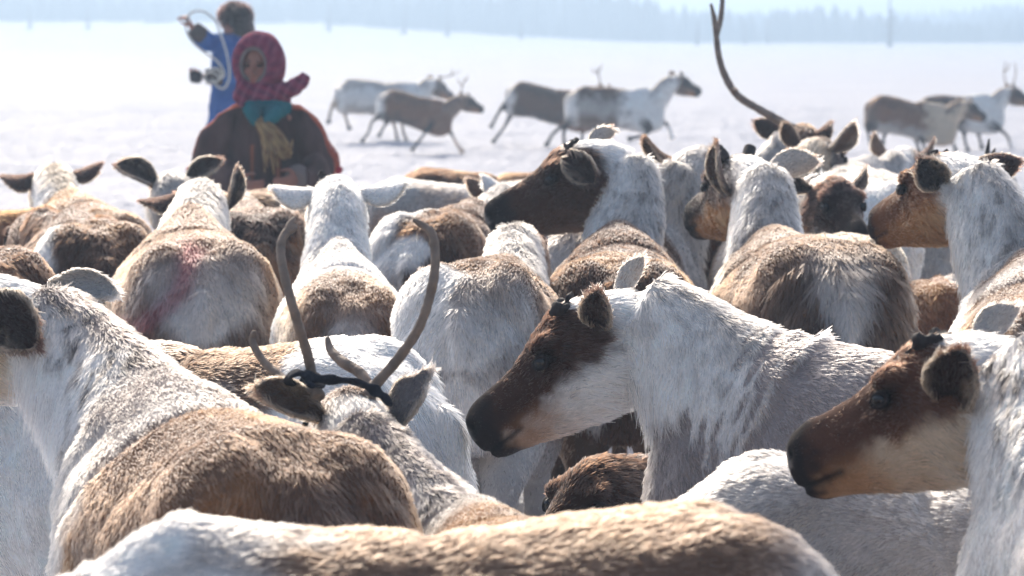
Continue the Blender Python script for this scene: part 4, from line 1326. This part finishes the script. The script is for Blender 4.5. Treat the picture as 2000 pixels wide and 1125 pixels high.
# coat
mb = MB()
mb.add(*loft([ring(A3((0, 0, z)), A3((1, 0, 0.)), A3((0, 1., 0)), w_, d_, 28, 2.2) for z, w_, d_ in ((1.275, .075, .07), (1.25, .105, .09), (1.215, .14, .115), (1.14, .165, .13), (1.0, .18, .145), (.80, .22, .18), (.55, .30, .24), (.42, .32, .25))]))
for s, (sh, el, wrr, *_x) in zip((-1, 1), ARMS):
    mb.add(*tube([A3((s * .09, 0, 1.20)), A3((s * .165, -.005, 1.15)), A3((s * .235, -.015, 1.055)), A3(el) + A3((s * .0, 0, -.03)), A3(((el[0] + wrr[0]) / 2 + s * .03, -.14, .90)), A3(wrr) - A3((s * -.02, .02, -.0))],
                 [.066, .080, .094, .100, .088, .064], 16, 26))
V, F = remesh(mb.V, mb.F, .010, 3)
T_ = tris(F); N_ = vnormals(V, T_)
V = V + N_ * ((fbm(V * A3((10, 10, 3.0)), 4) - .5) * .050 + .010 * np.sin(V[:, 0] * 42 + 5 * fbm(V * A3((4, 4, 2)), 61)) * sstep(1.2, 1.05, V[:, 2]))[:, None]
ww = fbm(V * 20, 2)
col = np.tile(A3((.075, .042, .037)), (len(V), 1)) * (.15 + 1.9 * fbm(V * A3((14, 14, 4)), 8))[:, None]  # upright noise streaks paint fold highlights and dark folds into the coat colour
ax_ = np.abs(V[:, 0])
line = np.stack([np.full(len(V), 0.)] * 1, 1)
poly = A3([(.06, 0, 1.265), (.19, 0, 1.215), (.275, -.01, 1.115), (.365, -.02, .98), (.36, -.04, .88)])
dm = np.full(len(V), 9.0)
Q = np.stack([ax_, V[:, 1], V[:, 2]], 1)
for k in range(4):
    a_, b_ = poly[k], poly[k + 1]; ab = b_ - a_
    t_ = np.clip(((Q - a_) @ ab) / (ab @ ab), 0, 1)
    dm = np.minimum(dm, np.linalg.norm(Q - a_ - t_[:, None] * ab, axis=1))
col = mixc(col, np.tile(A3((.40, .085, .045)), (len(V), 1)), sstep(.056, .045, dm))
dots = (np.sin(V[:, 2] * 150) * np.sin(V[:, 1] * 150 + V[:, 0] * 90) > .35)
col = mixc(col, np.tile(A3((.50, .36, .36)), (len(V), 1)), sstep(.030, .022, dm) * dots * .6)
col = mixc(col, np.tile(A3((.36, .11, .05)), (len(V), 1)), (np.exp(-((V[:, 0] - .075) / .010) ** 2) + np.exp(-((V[:, 0] + .05) / .008) ** 2) * (V[:, 2] < 1.05)) * (V[:, 1] < -.05) * (V[:, 2] < 1.12) * (ax_ < .2))
col = mixc(col, np.tile(A3((.55, .52, .50)), (len(V), 1)), sstep(.50, .46, V[:, 2]))
mesh_obj("coat", V, F, M_CLOTH, wr, True, col)
# fur cuffs with red edging, and hem
for s, (sh, el, wrr, *_x) in zip((-1, 1), ARMS):
    c = A3(wrr); d = unit(c - A3(el))
    v, f_ = tube([c - d * .035, c - d * .01, c + d * .015], [.060, .064, .052], 16, 8, True, .1, 4)
    mesh_obj("cuff", v, f_, M_CLOTH, wr, True, np.tile(A3((.22, .17, .15)), (len(v), 1)))
    c = A3(el) + A3((s * .085, 0, -.055))
    v, f_ = blob(c, (.03, .035, .022))
    mesh_obj("elbow_trim", v, f_, M_CLOTH, wr, True, np.tile(A3((.42, .03, .05)), (len(v), 1)))
# headscarf: shell round the head, open at the face
sx, sz = 1.0, 1.24
prof = [(.050, .060), (.072, .064), (.086, .078), (.080, .098), (.055, .118), (.01, .130), (-.04, .128), (-.085, .105), (-.115, .06), (-.122, .01)]
rings = [ring(hc + u_ * .012 + fd * a_, r_, u_, b_ * sx, b_ * sz * 1.0, 36, 2.0) for a_, b_ in prof]
mb = MB(); mb.add(*loft(rings))
v, f_ = mb.V, mb.F
V = A3(v); F = [q for q in f_ if (len(V) - 2) not in q]
N_ = vnormals(V, tris(F)); V = V + N_ * ((fbm(V * A3((22, 22, 12)), 9) - .5) * .016)[:, None]


def scarf_col(V):
    n = fbm(V * 14, 6)
    st = .5 + .5 * np.sin((V[:, 2] * 120 + V[:, 0] * 70) + n * 5)
    st2 = .5 + .5 * np.sin((V[:, 0] * 130 - V[:, 2] * 60) + n * 4)
    c = mixc(np.tile(A3((.24, .035, .075)), (len(V), 1)), A3((.11, .022, .060)), sstep(.3, .9, st) * .7)
    c = mixc(c, np.tile(A3((.36, .12, .18)), (len(V), 1)), sstep(.6, .95, st2) * .5)
    return c


sc_ = mesh_obj("headscarf", V, F, M_CLOTH, wr, True, scarf_col(V))
v, f_ = [], []
mb = MB()
mb.add(*loft([ring(A3((.0, -.01, z)), A3((1, 0, 0.)), A3((0, 1., 0)), w_, d_, 28, 2.1) for z, w_, d_ in ((1.36, .085, .085), (1.325, .112, .112), (1.28, .135, .128), (1.245, .13, .125), (1.225, .10, .10))]))
mb.add(*tube([A3((.06, -.10, 1.31)), A3((.13, -.10, 1.315)), A3((.19, -.08, 1.35)), A3((.215, -.07, 1.385))], [.035, .040, .036, .020], 12, 12))
mb.add(*tube([A3((.12, -.10, 1.32)), A3((.18, -.09, 1.36)), A3((.20, -.08, 1.395))], [.026, .030, .014], 10, 8))
mb.add(*tube([A3((-.09, -.08, 1.36)), A3((-.11, -.10, 1.29)), A3((-.09, -.12, 1.235))], [.03, .035, .02], 10, 8))
V, F = remesh(mb.V, mb.F, .008, 3)
V = V + vnormals(V, tris(F)) * ((fbm(V * 22, 19) - .5) * .026)[:, None]
mesh_obj("scarf_knot", V, F, M_CLOTH, sc_, True, scarf_col(V))
rr = [ring(hc + u_ * (.012 + math.sin(t) * .066 * sz) + r_ * math.cos(t) * .066 + fd * .070, unit(r_ * math.cos(t) + u_ * math.sin(t)), fd, .013, .013, 8, 2) for t in np.linspace(0, 2 * math.pi, 33)]
v, f_ = loft(rr)
mesh_obj("lining", v, f_, M_CLOTH, sc_, True, np.tile(A3((.20, .16, .15)), (len(v), 1)) * (.6 + .8 * fbm(A3(v) * 120, 1))[:, None])
# teal neck scarf
mb = MB()
mb.add(*loft([ring(A3((.015, -.03, z)), A3((1, 0, 0.)), A3((0, 1., 0)), w_, d_, 24, 2.1) for z, w_, d_ in ((1.27, .10, .105), (1.235, .125, .125), (1.20, .125, .12), (1.165, .09, .10))]))
mb.add(*tube([A3((-.05, -.13, 1.25)), A3((-.045, -.165, 1.20)), A3((-.02, -.175, 1.15))], [.035, .040, .022], 10, 10))
mb.add(*tube([A3((.08, -.13, 1.24)), A3((.05, -.17, 1.19)), A3((.01, -.175, 1.15))], [.035, .042, .024], 10, 10))
V, F = remesh(mb.V, mb.F, .008, 3)
V = V + vnormals(V, tris(F)) * ((fbm(V * 25, 29) - .5) * .022)[:, None]
mesh_obj("neck_scarf", V, F, M_CLOTH, wr, True, np.tile(A3((.015, .14, .16)), (len(V), 1)) * (.5 + 1.1 * fbm(V * 12, 31))[:, None])
# tan tassel hanging from the collar
mb = MB(); rn = np.random.RandomState(3)
for k in range(46):
    a_ = rn.rand(); o_ = (rn.rand(3) - .5) * .05
    e_ = A3((.035 + .11 * a_, -.255 - .02 * rn.rand(), .92 + .05 * rn.rand() + .10 * a_))
    mb.add(*tube([A3((-.015, -.175, 1.165)) + o_ * .6, A3((.02 + .05 * a_, -.215, 1.10)) + o_, (A3((.03 + .10 * a_, -.25, 1.02)) + o_), e_ + o_], [.012, .011, .009, .004], 6, 10))
V = A3(mb.V)
cc = mixc(np.tile(A3((.42, .27, .12)), (len(V), 1)), A3((.22, .12, .06)), sstep(.35, .65, vnoise(V * 60, 4)))
mesh_obj("tassel", mb.V, mb.F, M_CLOTH, wr, True, cc)
# fur boots
for s in (-1, 1):
    v, f_ = MB(), None
    v.add(*tube([A3((s * .10, .0, .50)), A3((s * .10, .0, .30)), A3((s * .10, .02, .09)), A3((s * .10, -.03, .055)), A3((s * .105, -.14, .05))], [.085, .080, .065, .062, .045], 14, 22))
    V, F = remesh(v.V, v.F, .01, 3)
    mesh_obj("boot", V, F, M_CLOTH, wr, True, np.tile(A3((.30, .24, .20)), (len(V), 1)) * (.5 + fbm(V * 30, 3))[:, None])

# ---- man in blue throwing a lasso
dM = 28.5
mp = P(452, 560, dM)
mr = empty("person", (mp[0], mp[1], 0)); root_front[mr.name] = np.array([-1.0, -.15, 0])
tag(mr, "man in a blue parka and brown fur hat raising one arm with a rope loop", "person")


def ML(px, py, dy=0.0):
    return P(px, py, dM + dy) - A3((mp[0], mp[1], 0))


hm = ML(456, 44)
ARMS = [(ML(440, 84, .05), ML(405, 82, -.12), ML(374, 52, -.16), (-.6, -.1, 1.0), (-.7, .2, -.2), 1),
        (ML(452, 92, -.18), ML(446, 148, -.30), ML(398, 150, -.34), (-1, 0, 0.05), (0, .5, 1), -1)]
fd, r_, u_ = person_body(mr, 1.74, hm, A3((-1, -.42, -.08)), ML(450, 72), ML(448, 110), ML(452, 190), ARMS,
                         [(ML(452, 195, .09), ML(442, 300, .10), A3((.02, .10, .09))), (ML(452, 195, -.09), ML(446, 300, -.10), A3((.0, -.10, .09)))],
                         (.45, .20, .14), (.012, .010, .010), 1.0)
mb = MB()
top, bot = ML(450, 68), ML(452, 262)
mb.add(*loft([ring(top + (bot - top) * t, A3((0, 1., 0)), A3((1., 0, 0)), w_, d_, 24, 2.2) for t, w_, d_ in ((0, .08, .08), (.05, .16, .11), (.12, .215, .145), (.3, .21, .155), (.55, .20, .16), (.8, .225, .18), (1.0, .25, .20))]))
for k, (sh, el, wrr, *_x) in enumerate(ARMS):
    mb.add(*tube([A3(sh), (A3(sh) + A3(el)) / 2, A3(el), A3(el) * .55 + A3(wrr) * .45], [.088, .080, .074, .066], 14, 18))
V, F = remesh(mb.V, mb.F, .013, 4)
V = V + vnormals(V, tris(F)) * ((fbm(V * A3((9, 9, 6)), 14) - .5) * .07)[:, None]
col = np.tile(A3((.018, .10, .34)), (len(V), 1)) * (.7 + .6 * fbm(V * 9, 2))[:, None]
mesh_obj("coat", V, F, M_CLOTH, mr, True, col)
for k, (sh, el, wrr, *_x) in enumerate(ARMS):
    e_, w_ = A3(el), A3(wrr)
    v, f_ = tube([e_ * .75 + w_ * .25, e_ * .5 + w_ * .5, e_ * .08 + w_ * .92], [.072, .076, .058], 14, 10, True, .12, k)
    mesh_obj("sleeve_cuff", v, f_, M_CLOTH, mr, True, np.tile(A3((.075, .05, .045)), (len(v), 1)) * (.5 + fbm(A3(v) * 40, 1))[:, None])
# dark mitten hanging over the lower hand
v, f_ = tube([ML(392, 150, -.36), ML(382, 150, -.37), ML(371, 151, -.37)], [.05, .055, .038], 12, 10)
mesh_obj("mitten", v, f_, M_CLOTH, mr, True, np.tile(A3((.03, .02, .022)), (len(v), 1)))
# fur hat with ear flaps
mb = MB()
mb.add(*blob(hm + u_ * .055 - fd * .02, (.125, .135, .105), (r_, fd, u_), 20))
for s in (-1, 1):
    mb.add(*tube([hm + u_ * .04 + r_ * s * .09 - fd * .02, hm - u_ * .04 + r_ * s * .095 - fd * .03, hm - u_ * .10 + r_ * s * .08 - fd * .03], [.055, .058, .04], 10, 10))
mb.add(*tube([hm + u_ * .03 - fd * .09, hm - u_ * .06 - fd * .09, hm - u_ * .115 - fd * .07], [.06, .066, .04], 12, 10))
V, F = remesh(mb.V, mb.F, .010, 2)
N_ = vnormals(V, tris(F))
V = V + N_ * ((fbm(V * 50, 5) - .5) * .02)[:, None]
col = np.tile(A3((.030, .015, .014)), (len(V), 1)) * (.5 + fbm(V * 35, 3))[:, None]
ho_ = mesh_obj("fur_hat", V, F, M_CLOTH, mr, True, col)
col = col * .35
Tq = tris(F); Nq = vnormals(V, Tq)
add_fur("hat_fur", V, Tq, Nq, col, np.tile(A3((.1, 0, -.6)), (len(V), 1)), np.full(len(V), .028), np.full(len(V), .7), np.ones(len(V)), .0022, ho_, 77, 1.6)
for s, (a_, b_) in zip((1, -1), ((A3((.02, .10, .09)), ML(442, 300, .10)), (A3((.0, -.10, .09)), ML(446, 300, -.10)))):
    mb = MB()
    mb.add(*tube([b_ + A3((0, 0, .04)), (a_ + b_) / 2, a_, a_ + A3((-.03, 0, -.035)), a_ + A3((-.16, 0, -.04))], [.085, .08, .066, .06, .045], 14, 20))
    V, F = remesh(mb.V, mb.F, .012, 3)
    mesh_obj("boot", V, F, M_CLOTH, mr, True, np.tile(A3((.16, .12, .10)), (len(V), 1)) * (.5 + fbm(V * 30, 3))[:, None])
for s in (1, -1):
    v, f_ = tube([ML(452, 195, s * .09), ML(444, 300, s * .10)], [.10, .085], 14, 8)
    mesh_obj("trouser_leg", v, f_, M_CLOTH, mr, True, np.tile(A3((.03, .035, .06)), (len(v), 1)))

# ---- the lasso in his hands
M_ROPE = plain("rope", (0.62, 0.58, 0.50), 0.8, 0.3, 150, 0.3, 0.2)
lp = ML(372, 44, -.18)
lr = empty("lasso", (mp[0] + lp[0], mp[1] + lp[1], 0))
tag(lr, "pale rope lasso looping between both hands of the man in blue", "lasso")
off = A3((lp[0], lp[1], 0))


def rope(pix, rad=.0085):
    pts = [ML(*q) - off for q in pix]
    v, f_ = tube(pts, [rad] * len(pts), 8, 12 * len(pts))
    return v, f_


v, f_ = rope([(362, 48, -.2), (372, 26, -.24), (395, 22, -.28), (418, 38, -.32), (432, 70, -.36), (444, 110, -.40), (448, 150, -.42), (438, 172, -.42), (424, 168, -.42), (412, 152, -.38), (400, 150, -.36)])
mesh_obj("rope_loop", v, f_, M_ROPE, lr)
v, f_ = rope([(362, 50, -.18), (366, 66, -.2), (380, 86, -.26), (402, 104, -.32), (420, 116, -.38), (432, 130, -.44), (438, 146, -.46), (430, 152, -.44), (416, 142, -.40), (404, 148, -.36)])
mesh_obj("rope_loop", v, f_, M_ROPE, lr)
v, f_ = rope([(396, 152, -.38), (408, 140, -.42), (422, 134, -.44), (432, 146, -.44), (424, 158, -.42), (408, 160, -.40), (398, 152, -.38)], .009)
mesh_obj("rope_coil", v, f_, M_ROPE, lr)
